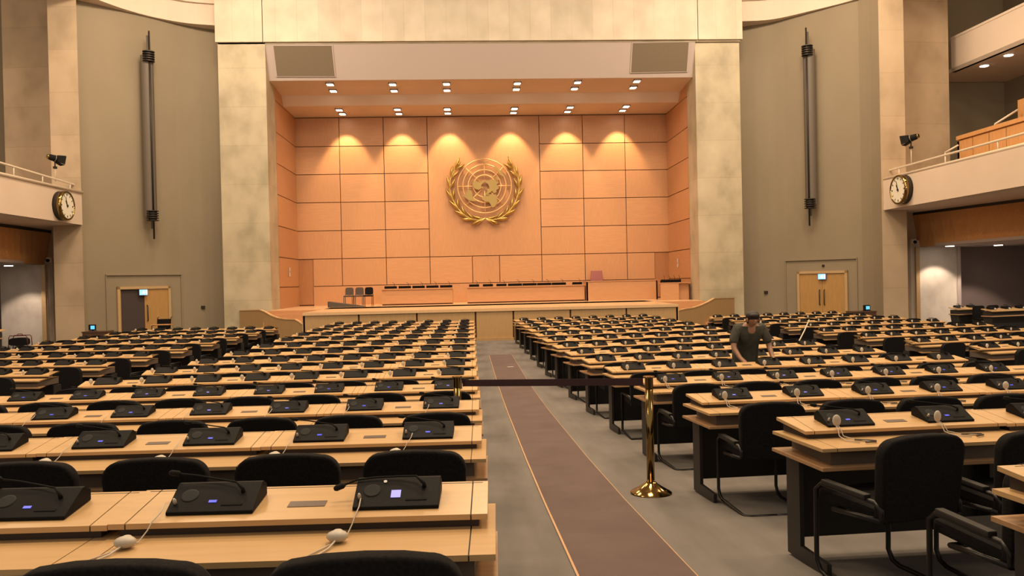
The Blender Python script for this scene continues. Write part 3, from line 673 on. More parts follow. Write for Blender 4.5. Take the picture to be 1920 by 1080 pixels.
# three chairs and the ramp
for i, (x, mname, lb) in enumerate(((654, 'greyfab', 'brown-grey stage chair, outermost of the three beside the dark ramp'), (673, 'greyfab', 'brown-grey stage chair, middle one of the three'), (691, 'fabric', 'black stage chair, the darkest of the three, next to the stage desk'))):
    p = atZ(x, 573, ZS); p.y = 34.3; p.x = xl(x, 573, 34.3)
    t = thing('stage_chair', lb, 'chair', (p.x, p.y, ZS), 0, 'three stage chairs')
    ov = [(.185*math.copysign(abs(math.cos(a))**.5, math.cos(a)), .66+.17*math.copysign(abs(math.sin(a))**.5, math.sin(a))) for a in np.linspace(0, 2*PI, 25)[:-1]]
    ov = [(x_*(1-.15*(z2-.5)), z2) for x_, z2 in ov]
    MB().hexa([(x_, .24+.1*(z2-.5), z2) for x_, z2 in ov], [(x_, .30+.1*(z2-.5), z2) for x_, z2 in ov]).build('backrest', mname, t)
    MB().box(-.195, .195, -.2, .22, .42, .48).build('seat', mname, t, bevel=.02)
    for a in (-.18, .18):
        MB().tube([(a, -.2, 0), (a, -.2, .42)], .013, 8).build('leg', 'tube', t); MB().tube([(a, .24, 0), (a, .2, .42), (a*.9, .29, .62)], .013, 8).build('leg', 'tube', t)
p0, p1 = atY(616, 576, 33.3), atY(683, 573.5, 33.4)
t = thing('access_ramp', 'dark wedge ramp lying on the stage floor by the three chairs', 'ramp', (p0.x, 33.3, ZS)); W = p1.x-p0.x
MB().hexa([(0, 0, 0), (W, .1, 0), (W, .6, 0), (0, .6, 0)], [(0, 0, .24), (W, .1, .02), (W, .6, .02), (0, .6, .24)]).build('ramp_deck', 'ramp', t)
MB().box(-.03, 0, -.0, .6, 0, .25).build('ramp_edge', 'tube', t)

# ================================================================== BALCONY CLOCKS AND SPOTLIGHTS
def clock(X, x, y, sg, label, hh, mm):
    p = atX(x, y, X); t = thing('wall_clock', label, 'clock', p, 0, 'round balcony clocks')
    ax = (-sg, 0, 0)
    MB().lathe([(.50, 0), (.50, .16), (.46, .2)], (0, 0, 0), 32, ax).build('clock_case', 'dkmetal', t)
    MB().lathe([(.505, .13), (.515, .20), (.50, .27), (.46, .29), (.44, .26), (.44, .14)], (0, 0, 0), 32, ax).build('clock_bezel', 'brass', t)
    MB().lathe([(.44, .235), (.44, .25)], (0, 0, 0), 32, ax, False).build('clock_dial', 'clock', t)
    n = MB(); X_ = -sg*.256
    side = sg  # +angle clockwise seen from the hall
    for k in range(12):
        a = k*PI/6; r1, r2 = .34, .41
        u = Vector((0, -side*math.sin(a), math.cos(a))); v = Vector((0, u.z, -u.y)); wv = .014 if k % 3 else .022
        n.slab([u*r1-v*wv, u*r1+v*wv, u*r2+v*wv, u*r2-v*wv], (X_, 0, 0))
    n.build('hour_marks', 'dkmetal', t)
    def hand(nm, a, L_, wv):
        u = Vector((0, -side*math.sin(a), math.cos(a))); v = Vector((0, u.z, -u.y)); o = Vector((-sg*.258, 0, 0))
        MB().slab([o-u*.06-v*wv, o-u*.06+v*wv, o+u*L_+v*wv*.5, o+u*L_-v*wv*.5], (-sg*.008, 0, 0)).build(nm, 'dkmetal', t)
    hand('hour_hand', (hh+mm/60)*PI/6, .20, .022); hand('minute_hand', mm*PI/30, .32, .015)
    MB().lathe([(.04, .25), (.04, .28)], (0, 0, 0), 12, ax).build('clock_boss', 'dkmetal', t)
clock(14.9, 1697, 355.5, 1, 'round brass-rimmed clock on the balcony parapet beside the wood-fronted gallery', 10, 57)
clock(-14.1, 112, 386, -1, 'round brass-rimmed clock on the balcony parapet above the walker', 10, 57)
def theatre_light(X, xf, yf, xb, yb, sg, label):
    p = atX(xb, yb, X); h = atX(xf, yf, X)
    t = thing('theatre_spotlight', label, 'spotlight', p, 0, 'balcony theatre spotlights'); k = h.z-p.z
    MB().tube([(0, 0, 0), (0, 0, k-.14)], .014, 8).build('pole', 'rail', t)
    MB().box(-.05, .05, -.05, .05, k-.36, k-.28).tube([(0, 0, k-.32), (0, .0, k-.16), (.0, .02, k-.07)], .022, 8).build('clamp', 'dkmetal', t)
    d = Vector((-sg*.55, .75, -.18)).normalized()
    c = Vector((0, 0, k))
    MB().lathe([(.07, -.22), (.10, -.18), (.115, .0), (.11, .05)], c, 16, d).build('lamp_body', 'mic', t)
    MB().lathe([(.12, -.015), (.12, .015)], c, 16, d).build('silver_band', 'metal', t)
    s = d.cross(Vector((0, 0, 1))).normalized(); u = s.cross(d)
    b = MB()
    for v, o in ((u, s), (-u, s), (s, u), (-s, u)):
        a0 = c+d*.05+v*.11; b.slab([a0-o*.11, a0+o*.11, a0+o*.15+d*.24+v*.05, a0-o*.15+d*.24+v*.05], tuple(v*.012))
    b.build('barn_doors', 'mic', t)
    MB().lathe([(.07, -.27), (.09, -.22)], c, 12, d).build('lamp_cap', 'brass', t)
theatre_light(15.3, 1694, 264, 1709, 318, 1, 'black theatre spotlight with barn doors above the clock beside the gallery')
theatre_light(-14.5, 116, 301, 104, 340, -1, 'black theatre spotlight with barn doors above the clock over the walker')
# fascia cameras
for (x, y, Y, lb) in ((1714, 452.5, 28.1, 'small white dome camera on the wood fascia beside the closed-door pier'), (91, 487, 30.3, 'small white dome camera on the wood fascia beside the open-door pier')):
    p = atY(x, y, Y); t = thing('security_camera', lb, 'camera', p, 0, 'fascia cameras')
    MB().box(-.08, .08, -.02, .12, -.09, .09).build('camera_mount', 'clock', t, bevel=.02); MB().ball((0, -.06, -.03), .065, 12).build('camera_lens', 'mic', t)

# ================================================================== BELT POSTS
def post(x, y, Yb, label, h=.965):
    z = fz(Yb); X = atY(x, y, Yb).x
    t = thing('belt_post', label, 'belt post', (X, Yb, z), 0, 'brass belt posts')
    MB().lathe([(.165, 0), (.17, .008), (.165, .016), (.11, .045), (.05, .085), (.036, .1)], (0, 0, 0), 40).build('post_base', 'brass', t)
    MB().lathe([(.032, .09), (.032, h-.1)], (0, 0, 0), 20).build('post_tube', 'brass', t)
    MB().lathe([(.034, h-.1), (.034, h-.012), (.046, h-.01), (.046, h)], (0, 0, 0), 20).build('post_head', 'dkmetal' if h < .9 else 'brass', t)
    return Vector((X, Yb, z+h))
pR = post(1221, 925, 6.28, 'polished brass belt post standing beside the centre aisle')
pL = post(857, 709, 6.95, 'brass belt post behind the desk consoles across the aisle')
tag(MB().slab([pL+Vector((.048, 0, -.095)), pR+Vector((-.048, 0, -.075)), pR+Vector((-.048, 0, -.015)), pL+Vector((.048, 0, -.035))], (0, .003, 0)).build('barrier_belt', 'belt'), 'dark maroon barrier belt stretched across the centre aisle between brass posts', 'belt')

# ================================================================== SEATING: one of each kind, then copies
SEAT = .605; DW_ = 1.21
TILT = .12
def desk_proto(name, s0=0.0, s1=0.0, e0=0.0, e1=0.0):
    """two-seat desk with a sloping upper board; s0/s1 slant the two ends (shift of the far edge), e0/e1 let the lower boards run past"""
    t = thing(name, 'x', 'desk')
    def board(z0, z1, y0, y1, cuts, tl=0, a0=0.0, a1=0.0):
        b = MB(); g_ = .0022; dz = tl*(y1-y0)
        xs = [-a0]+cuts+[DW_+a1]
        for i in range(len(xs)-1):
            a, e = xs[i]+(g_ if i else 0.0015), xs[i+1]-(g_ if i < len(xs)-2 else .0015)
            sa0 = s0 if i == 0 else 0; se1 = s1 if i == len(xs)-2 else 0
            b.m(0).hexa([(a, y0, z0), (e, y0, z0), (e+se1, y1, z0+dz), (a+sa0, y1, z0+dz)], [(a, y0, z1), (e, y0, z1), (e+se1, y1, z1+dz), (a+sa0, y1, z1+dz)])
        for x in cuts: b.m(1).hexa([(x-g_, y0+.002, z0+.001), (x+g_, y0+.002, z0+.001), (x+g_, y1-.002, z0+.001+dz), (x-g_, y1-.002, z0+.001+dz)], [(x-g_, y0+.002, z1-.003), (x+g_, y0+.002, z1-.003), (x+g_, y1-.002, z1-.003+dz), (x-g_, y1-.002, z1-.003+dz)])
        return b
    sl = lambda y: .76+TILT*y
    b = board(.742, .76, 0, .28, [.055, DW_-.055], TILT)
    b.m(1).hexa([(.02, .264, sl(.264)-.004), (DW_-.02, .264, sl(.264)-.004), (DW_-.02, .268, sl(.268)-.004), (.02, .268, sl(.268)-.004)], [(.02, .264, sl(.264)+.0006), (DW_-.02, .264, sl(.264)+.0006), (DW_-.02, .268, sl(.268)+.0006), (.02, .268, sl(.268)+.0006)])
    b.build('upper_board', ['desk', 'seam'], t)
    MB().hexa([(.03-s0*0, .02, .715), (DW_-.03, .02, .715), (DW_-.03+s1*.9, .26, .715), (.03+s0*.9, .26, .715)], [(.03, .02, .742+TILT*.02), (DW_-.03, .02, .742+TILT*.02), (DW_-.03+s1*.9, .26, .742+TILT*.26), (.03+s0*.9, .26, .742+TILT*.26)]).build('riser', 'riser', t)
    board(.697, .715, -.245, .27, [.055, DW_-.055], 0, e0, e1).build('lower_board', ['desk', 'seam'], t)
    MB().box(.04, DW_-.04, -.2, .25, .616, .697).build('drawer_box', 'inset', t)
    board(.598, .616, -.255, .27, [], 0, e0*1.2, e1*1.2).build('shelf_board', ['shelf', 'seam'], t)
    for x in (.008, DW_-.034):
        MB().box(x, x+.026, .10, .26, 0, .598).box(x, x+.026, -.2, .10, 0, .085).build('leg', 'leg', t)
    MB().box(.04, DW_-.04, .2, .22, .10, .598).build('modesty_panel', 'modesty', t)
    q = lambda y, h: sl(y)+h
    x0, x1 = DW_/2-.062, DW_/2+.062
    MB().hexa([(x0, .095, q(.095, -.001)), (x1, .095, q(.095, -.001)), (x1, .14, q(.14, -.001)), (x0, .14, q(.14, -.001))], [(x0, .095, q(.095, .002)), (x1, .095, q(.095, .002)), (x1, .14, q(.14, .002)), (x0, .14, q(.14, .002))]).build('cable_plate', 'plate', t)
    return t
def console_proto(name, full, bright=False):
    """wedge-shaped delegate unit standing on the sloping board: lit face, ridge, short back slope"""
    t = thing(name, 'x', 'console'); W, D, HR = .141, .115, .072
    zb = lambda y: TILT*y
    prof_ = [(0, zb(0)+.001), (0, .012), (D, HR+zb(D)*.3), (D+.015, HR+zb(D)*.3), (D+.05, HR-.014), (D+.05, zb(D+.05)+.001)]
    lo = [(-W, y, z) for y, z in prof_]; hi = [(W, y, z) for y, z in prof_]
    b = MB().hexa(lo, hi)
    zt = lambda y: .012+(HR+zb(D)*.3-.012)*y/D
    if full:
        b.build('console_body', 'console', t, bevel=.003)
        sl = math.atan2(zt(D)-zt(0), D)
        up = Vector((0, -math.sin(sl), math.cos(sl)))
        P = lambda x, f_, h=0: Vector((x, f_*D, zt(f_*D)))+up*h
        MB().lathe([(.029, -.001), (.029, .0012), (.024, .0016)], P(-.085, .56), 20, up).build('speaker', 'speaker', t)
        xa, xb, ya, yb_ = (-.02, .012, .30, .55) if bright else (-.014, .012, .30, .38)
        MB().slab([P(xa, ya, .0003), P(xb, ya, .0003), P(xb, yb_, .0003), P(xa, yb_, .0003)], tuple(up*.0015)).build('display', 'display_bright' if bright else 'display', t)
        MB().slab([P(.03, .19, 0), P(.10, .19, 0), P(.10, .25, 0), P(.03, .25, 0)], tuple(up*.002)).build('key_strip', 'mic', t)
        root = P(.088, .66)
        if bright: gp = [root, root+up*.015, P(.06, .90, .018), P(0, .97, .010), P(-.08, .97, .008), P(-.14, .92, .006), P(-.18, .80, .0)]
        else: gp = [root, root+up*.014, P(.06, .88, .016), P(0, 1.02, .012), P(-.08, 1.15, .016), P(-.14, 1.2, .020)]
        MB().tube(gp, [.008, .006]+[.0036]*(len(gp)-2), 8).build('gooseneck', 'mic', t)
        e = gp[-1]; d = (gp[-1]-gp[-2]).normalized()
        MB().lathe([(.005, 0), (.010, .008), (.010, .032), (.005, .04)], e, 12, d).build('microphone', 'mic', t)
        MB().lathe([(.006, 0), (.006, .014), (.003, .022)], P(-.122, .30), 8, up).build('ear_jack', 'ear', t)
    else:
        b.box(.075, .10, .075, .10, .05, .088); b.tube([(.088, .09, .06), (.06, .11, .092), (0, .13, .094), (-.08, .15, .096)], .007, 5)
        b.build('console_body', 'console', t)
    return t
def ear_proto(name, kind):
    """kind: 'stand' leans on the console corner, 'lie' lies on the lower board, 'blob' hangs at the console side"""
    t = thing(name, 'x', 'earpiece')
    if kind == 'lie':
        MB().ball((0, 0, .0195), (.034, .028, .018), 14).ball((.0, .012, .02), (.022, .018, .018), 10).build('shell', 'ear', t, 0)
        MB().tube([(-.0, -.026, .014), (-.012, -.07, .005), (-.03, -.12, .004), (-.06, -.15, .004)], .003, 6).tube([(.04, .178, .085), (.04, .15, .066), (.036, .095, .05), (.03, .08, .03), (.02, .04, .005), (-.02, -.04, .004), (-.06, -.13, .004)], .0022, 6).build('lead', 'cable', t)
    else:
        s = 1.0
        d = Vector((0, .35, 1)).normalized()
        MB().ball((0, -.002, .047), (.0245, .012, .033), 16).tube([(0, -.004, .02), (0, -.007, .008)], .007, 8).build('shell', 'ear', t)
        if kind == 'stand':
            MB().tube([(-.004, -.006, .02), (-.006, -.032, .004), (-.008, -.055, -.03), (0, -.12, -.042), (.05, -.18, -.042)], .0028, 6).tube([(.006, -.006, .02), (.01, -.032, .004), (.014, -.055, -.03), (.06, -.11, -.042), (.12, -.15, -.042)], .0028, 6).build('lead', 'cable', t)
            MB().tube([(.05, -.115, -.039), (.12, -.135, -.039), (.15, -.155, -.039), (.14, -.175, -.039), (.08, -.185, -.039)], .005, 6).build('ear_hook', 'hook', t)
    return t
def chair_proto(name, full, cushion='fabric'):
    t = thing(name, 'x', 'chair')
    W, H0, H1, R = .242, .40, (.81 if full else .785), .085
    ov = [(-W*.93, H0), (W*.93, H0)]
    ov += [(W-R+R*math.cos(a), H1-R+R*math.sin(a)) for a in np.linspace(0, PI/2, 10)]
    ov += [(W*.4, H1+.008), (0, H1+.011), (-W*.4, H1+.008)] + [(-W+R+R*math.cos(a), H1-R+R*math.sin(a)) for a in np.linspace(PI/2, PI, 7)]
    yb = lambda z: -.24-.10*(z-H0)
    b = MB().hexa([(x, yb(z)+.065, z) for x, z in ov], [(x, yb(z), z) for x, z in ov])
    bk = b.build('backrest', 'fabric', t, bevel=.014 if full else 0)
    for f_ in bk.data.polygons: f_.use_smooth = len(f_.vertices) < 8 and full
    MB().box(-.21, .21, -.2, .25, .40, .46).build('seat', 'fabric', t, bevel=.02 if full else 0)
    for s in (-1, 1) if full else ():
        x = .232*s
        MB().tube([(x, -.24, .42), (x, -.24, .47), (x, -.2, .498), (x, .19, .498), (x, .235, .46), (x, .24, .08), (x, .21, .03), (x, .16, .014), (x, -.22, .014), (x*.97, -.27, .014), (x*.8, -.29, .014), (0, -.29, .014)], .013, 8).build('side_frame', 'tube', t)
        MB().box(x-.022, x+.020, -.15, .17, .502, .528).build('arm_pad', 'arm', t, bevel=.008)
    if full: MB().tube([(-.232, -.24, .42), (-.232, .1, .388), (.232, .1, .388), (.232, -.24, .42)], .013, 8).build('cross_bar', 'tube', t)
    else:
        b = MB()
        pt = [(.232, -.24, .42), (.232, -.22, .50), (.232, .21, .50), (.232, .23, .03), (.232, -.25, .016)]
        b.tube(pt+[(-x, y, z) for x, y, z in pt[::-1]], .016, 5)
        b.build('frame', 'tube', t)
    return t
PD = {}
for nm, a in (('mid', (0, 0, 0, 0)), ('rend', (0, 0, 0, .025)), ('lend', (-.04, 0, .03, 0)), ('wopen', (0, -.20, 0, .03)), ('wshut', (.26, 0, .03, 0))): PD[nm] = desk_proto('two_tier_desk', *a)
PC = {'full': console_proto('conference_console', True), 'far': console_proto('conference_console', False), 'bright': console_proto('conference_console', True, True)}
MB().lathe([(.006, 0), (.006, .002)], (-.045, .098, .0685), 10, (0, -.5, .85)).build('sticker', 'sticker', PC['bright'])
PE = {k: ear_proto('earpiece', k) for k in ('stand', 'lie', 'blob')}
PH = {'full': chair_proto('armchair', True), 'far': chair_proto('armchair', False)}
KIDS = children()
BL = {'L': 'empty centre block', 'R': 'centre block with person', 'S': 'wing by open door', 'Q': 'wing by closed door'}
ROWS = []
for k in range(1, 15):
    Y = 2.48+1.788*(k-1)
    ROWS.append(('L', k, .035, Y, float(np.interp(k, [1, 5, 7, 9, 10, 14], [-.03, .0, -.01, -.04, -.06, -.082]))))
    ROWS.append(('R', k, 1.84-.0185*(Y-4.2)+(.07 if k == 1 else 0), Y-(.05 if k < 3 else 0), float(np.interp(k, [1, 3, 5, 6, 7, 8, 9, 14], [.05, .05, .065, .10, .14, .16, .165, .15]))))
for k in range(1, 10):
    Y = 24.35-1.79*(k-1)
    ROWS.append(('S', 15-k, -6.1-(24.35-Y)*.016, Y, -.17)); ROWS.append(('Q', 15-k, 8.1-.035*(Y-11.9), Y+.15, .18))
NS = {'desk': 0, 'console': 0, 'chair': 0, 'ear': 0}
rnd = random.Random(11)
for blk, k, X0, Y0, tt in ROWS:
    sgn = -1 if blk in 'LS' else 1
    d = Vector((sgn, sgn*tt, 0)).normalized()          # from the aisle outwards
    lx = d*sgn                                          # local +x of the row (always to world +x)
    ang = math.atan2(lx.y, lx.x); fy = Vector((-lx.y, lx.x, 0))
    rw = f'{ORD[15-k]} row from stage, {BL[blk]}'
    for j in range(4):
        org = Vector((X0, Y0, 0))+d*(DW_*(j+1 if sgn < 0 else j))
        mid = org+lx*DW_/2; z = fz(mid.y)
        cor = [org, org+lx*DW_, org+fy*-.5, org+lx*DW_+fy*-.5]
        if any(seen((q.x, q.y, z+.7), 110 if mid.y > 5 else 480) for q in cor):
            v = 'mid'
            if (j == 0 and blk == 'L') or (j == 3 and blk == 'R'): v = 'rend'
            if (j == 3 and blk == 'L') or (j == 0 and blk == 'R'): v = 'lend'
            if j == 0 and blk == 'S': v = 'wopen'
            if j == 0 and blk == 'Q': v = 'wshut'
            dup(PD[v], KIDS, (org.x, org.y, z), ang, f'maple desk, {ORD[j+1]} pair off aisle, {rw}', f'desks in the {BL[blk]}'); NS['desk'] += 1
        for i in (0, 1):
            s_ = 2*j+i+1
            c = Vector((X0, Y0, 0))+d*(SEAT*(s_-.5)); cz = z
            lab = f'{ORD[s_]} seat off aisle, {rw}'
            cp_ = c+fy*.05
            if seen((cp_.x, cp_.y, cz+.8), 50 if cp_.y > 5 else 260):
                near = cp_.y < 9.2
                pr = 'full' if near else 'far'
                if blk == 'L' and k == 1 and s_ == 1: pr = 'bright'
                lb = ('black console with bright blue screen and white sticker, ' if pr == 'bright' else 'black console, ')+lab
                if pr == 'bright': lb = 'black console with brightest blue screen and a white dot, nearest row beside the aisle'
                dup(PC[pr], KIDS, (cp_.x, cp_.y, cz+.76+TILT*.05), ang+rnd.uniform(-.02, .02), lb, f'consoles in the {BL[blk]}'); NS['console'] += 1
                if blk == 'L' and k <= 3: e, kind, ez = c+fy*-.10+lx*(-.16 if s_ == 1 else -.2), 'lie', .715
                elif blk == 'L' and k == 4: e = None
                elif blk in 'L': e, kind, ez = c+fy*.06+lx*-.17, 'blob', .7675
                elif blk == 'R': e, kind, ez = c+fy*.025+lx*-.105, 'stand' if near else 'blob', .763
                else: e, kind, ez = c+fy*.03+lx*-.14, 'blob', .764
                if e is not None and not (blk == 'S' and rnd.random() < .5):
                    dup(PE[kind], KIDS, (e.x, e.y, cz+ez), ang+rnd.uniform(-.35, .25), 'pale grey earpiece, '+lab, f'earpieces in the {BL[blk]}'); NS['ear'] += 1
            if blk == 'R' and k == 6 and s_ in (99,): continue
            cc = c+fy*-.375; ca = ang+rnd.uniform(-.03, .03)
            lb = 'black fabric armchair, '+lab
            if blk == 'R' and k == 2 and s_ == 1: cc += lx*-.07; ca += .16; lb = 'black armchair turned askew at the nearest full desk end, aisle side, centre block with person'
            if blk == 'L' and k == 1: cc += fy*.03
            if blk == 'R' and k == 1: continue
            zc_ = fz(cc.y)
            if seen((cc.x, cc.y-.24, zc_+.75), 110):
                dup(PH['full' if cc.y < 8.2 else 'far'], KIDS, (cc.x, cc.y, zc_+.004), ca, lb, f'armchairs in the {BL[blk]}'); NS['chair'] += 1
dup(PH['full'], KIDS, (2.23, 3.07, fz(3.07)+.004), .06, 'black armchair pulled back from the desks, standing alone behind the nearest desk end', 'armchairs in the '+BL['R'])
for P_ in (PD, PC, PE, PH):
    for r in P_.values():
        for ch in KIDS.get(r.name, ()):
            bpy.data.objects.remove(ch)
        bpy.data.objects.remove(r)
print('SEATS', NS)

# ================================================================== ODDMENTS AROUND THE WALLS
def monitor_desk(x0, x1, yt, Y, xs, ys, label1, label2):
    A, B = atY(x0, yt, Y), atY(x1, yt, Y)
    t = thing('side_desk', label1, 'desk', (A.x, Y, 0)); W = B.x-A.x; h = A.z
    MB().box(0, W, -.02, .5, h-.04, h).build('desk_top', 'dkwood', t); MB().box(0.02, W-.02, 0, .04, .02, h-.04).build('front_panel', 'dkwood', t)
    for x in (.0, W-.04): MB().box(x, x+.04, 0.04, .48, 0, h-.04).build('side_panel', 'dkwood', t)
    p = atY(xs, ys, Y+.2)
    t = thing('desk_monitor', label2, 'monitor', (p.x, Y+.2, h)); k = p.z-h
    MB().box(-.13, .11, -.01, .06, k-.10, k+.10).build('monitor_case', 'mic', t, bevel=.01)
    MB().box(-.05, .085, -.016, -.008, k-.06, k+.06).build('screen', 'screen', t)
    MB().tube([(0, .03, 0), (0, .03, k-.1)], .025, 8).box(-.12, .12, -.05, .12, 0, .015).build('monitor_stand', 'mic', t)
monitor_desk(153, 201, 622, 27.7, 173, 614, 'small dark wood desk against the olive wall beside the half-open door', 'small monitor with a blue lit screen on the dark desk by the half-open door')
monitor_desk(1598, 1644, 584, 27.6, 1626, 577, 'small dark wood desk against the olive wall beside the closed door', 'small monitor with a blue lit screen on the dark desk by the closed door')
# wheelchair by the open door
p = atY(304, 622, 29.8)
t = thing('wheelchair', 'empty dark wheelchair with a brown tray parked by the half-open door', 'wheelchair', (p.x, 29.8, 0))
for s in (-1, 1):
    wl = MB().tube([(s*.30, .29*math.cos(a), .30+.29*math.sin(a)) for a in np.linspace(0, 2*PI, 25)[:-1]], .018, 6, close=True)
    for k in range(8): wl.tube([(s*.30, 0, .3), (s*.30, .28*math.cos(k*PI/4), .3+.28*math.sin(k*PI/4))], .006, 5)
    wl.build('wheel', 'metal', t)
    MB().tube([(s*.25, -.4, .09), (s*.25, -.38, .5), (s*.25, -.3, .72), (s*.25, .2, .72), (s*.25, .24, 1.0), (s*.25, .36, 1.02)], .015, 6).build('side_frame', 'tube', t)
    MB().lathe([(.07, -.02), (.07, .02)], (s*.25, -.4, .08), 12, (1, 0, 0)).build('caster', 'mic', t)
MB().box(-.24, .24, -.3, .2, .46, .50).build('seat', 'fabric', t); MB().box(-.24, .24, .19, .23, .5, .95).build('backrest', 'fabric', t)
MB().box(-.26, .42, -.38, -.02, .74, .77).build('tray', 'fascia', t)
# walker with bag
p = atY(38, 650, 26.6)
t = thing('walker', 'wheeled walker with black bag and thin dark red frame beside clouded marble wall', 'walker', (p.x, 26.6, 0)); hz_ = atY(38, 629, 26.6).z; bz = atY(38, 633, 26.6).z
f_ = MB(); Wk = .32
for y in (-.12, .14): f_.tube([(-Wk, y, .08), (-Wk*.92, y, hz_-.06), (-Wk*.8, y, hz_), (Wk*.8, y, hz_), (Wk*.92, y, hz_-.06), (Wk, y, .08)], .014, 6)
f_.tube([(-Wk*.3, 0, hz_), (-Wk*.2, 0, hz_+.05), (Wk*.2, 0, hz_+.05), (Wk*.3, 0, hz_)], .012, 6); f_.build('walker_frame', 'redframe', t)
b = MB(); ov = [(.30*math.copysign(abs(math.cos(a))**.6, math.cos(a)), .3+(bz-.3)/2+(bz-.3)/2*math.copysign(abs(math.sin(a))**.6, math.sin(a))) for a in np.linspace(0, 2*PI, 25)[:-1]]
b.hexa([(x, -.16, z) for x, z in ov], [(x*.9, .12, z) for x, z in ov]); b.build('bag', 'fabric', t, bevel=.02)
MB().tube([(-.2, -.17, bz-.25), (-.05, -.18, bz-.27)], .008, 6).build('zip', 'metal', t)
for s in (-1, 1):
    for y in (-.12, .14): MB().lathe([(.07, -.015), (.07, .015)], (s*Wk, y, .07), 12, (1, 0, 0)).build('wheel', 'mic', t)
# raised tribune desks at the sides
def tribune(P0, P1, zt, fr, label, ncon, grp, chairs=(), side=1):
    P0 = Vector(P0); P1 = Vector(P1); d = (P1-P0); W = d.length; ang = math.atan2(d.y, d.x)
    t = thing('tribune_desk', label, 'desk', (P0.x, P0.y, 0), ang, grp)
    MB().hexa([(0, 0, zt-.03), (W, 0, zt-.03), (W, .5, zt+.04), (0, .42, zt+.03)], [(0, 0, zt), (W, 0, zt), (W, .5, zt+.07), (0, .42, zt+.06)]).build('desk_top', 'desk', t)
    MB().box(.06, W-.04, .06, .40, zt-.17, zt-.03).build('drawer_box', 'modesty', t)
    MB().box(-.02, W, -.06, .4, zt-.20, zt-.17).build('shelf_board', 'shelf', t)
    MB().hexa([(.12, .1, 0), (W-.1, .1, 0), (W-.1, .35, 0), (.12, .35, 0)], [(.06, .04, zt-.2), (W-.05, .04, zt-.2), (W-.05, .4, zt-.2), (.06, .4, zt-.2)]).build('dark_base', 'modesty', t)
    rz = Matrix.Rotation(ang, 3, 'Z')
    for i in range(ncon):
        q = P0+rz @ Vector((W*(i+.5)/ncon, .18, 0)); 
        if not seen((q.x, q.y, zt), 20): continue
        c = thing('conference_console', f'black console on the {fr}, {ORD[i+1]} from the pier end', 'console', (q.x, q.y, zt+.058), ang, 'tribune consoles')
        MB().hexa([(-.15, 0, 0), (.15, 0, 0), (.15, .18, 0), (-.15, .18, 0)], [(-.15, 0, .015), (.15, 0, .015), (.15, .16, .07), (-.15, .16, .07)]).build('console_body', 'console', c)
        MB().tube([(.08, .1, .05), (.06, .12, .10), (-.05, .14, .11)], .008, 6).build('gooseneck', 'mic', c)
        e = P0+rz @ Vector((W*(i+.5)/ncon-.12, .05, 0))
        e_ = MB().lathe([(.012, -.006), (.026, -.002), (.029, .008), (.024, .016)], (e.x, e.y, zt+.062), 12, (0, -1, .5)).build('earpiece', 'ear')
        tag(e_, f'pale grey earpiece on the {fr}, {ORD[i+1]} from the pier end', 'earpiece', 'tribune earpieces')
    for i, (x, yo) in enumerate(chairs):
        q = P0+rz @ Vector((x, yo, 0))
        c = thing('armchair', f'black armchair behind the {fr}, {ORD[i+1]} from the pier end', 'chair', (q.x, q.y, zt-.78), ang+PI, 'tribune armchairs')
        ov = [(-.23, .43), (.23, .43)]+[(.15+.08*math.cos(a), .82+.08*math.sin(a)) for a in np.linspace(0, PI/2, 6)]+[(-.15+.08*math.cos(a), .82+.08*math.sin(a)) for a in np.linspace(PI/2, PI, 6)]
        MB().hexa([(x_, -.2, z2) for x_, z2 in ov], [(x_, -.27, z2) for x_, z2 in ov]).build('backrest', 'fabric', c); MB().box(-.24, .24, -.2, .25, .4, .47).build('seat', 'fabric', c)
        MB().box(-.26, .26, -.28, .26, -.3, -.0).build('plinth', 'modesty', c)
    return t
a_ = atY(1797, 580, 26.2); tribune((a_.x, 26.2, 0), (a_.x+1.15, 26.5, 0), a_.z, 'raised desk by the marble panel', 'raised side desk beside the clouded marble panel, nearer the marble', 2, 'raised side desks')
a_ = atY(1860, 583, 24.6); tribune((a_.x, 24.6, 0), (a_.x+2.4, 25.2, 0), a_.z, 'raised desk off the marble panel', 'raised side desk beyond the closed-door wing, farther from the marble', 4, 'raised side desks', ((.75, .95), (1.45, 1.0)))
a_ = atY(-14, 624, 22.5); tribune((a_.x-2.4, 22.9, 0), (a_.x, 22.5, 0), a_.z, 'raised desk by the walker', 'raised side desk end showing beside the walker', 2, 'raised side desks')
# white pole leaning among the closed-door wing desks
A, B = atY(1498, 640, 17.2), atY(1517, 600, 17.9)
tag(MB().tube([A, A.lerp(B, .5)+Vector((.01, 0, .0)), B], .014, 8).build('white_pole', 'rail'), 'thin white pole leaning between desks in the wing by closed door', 'pole')

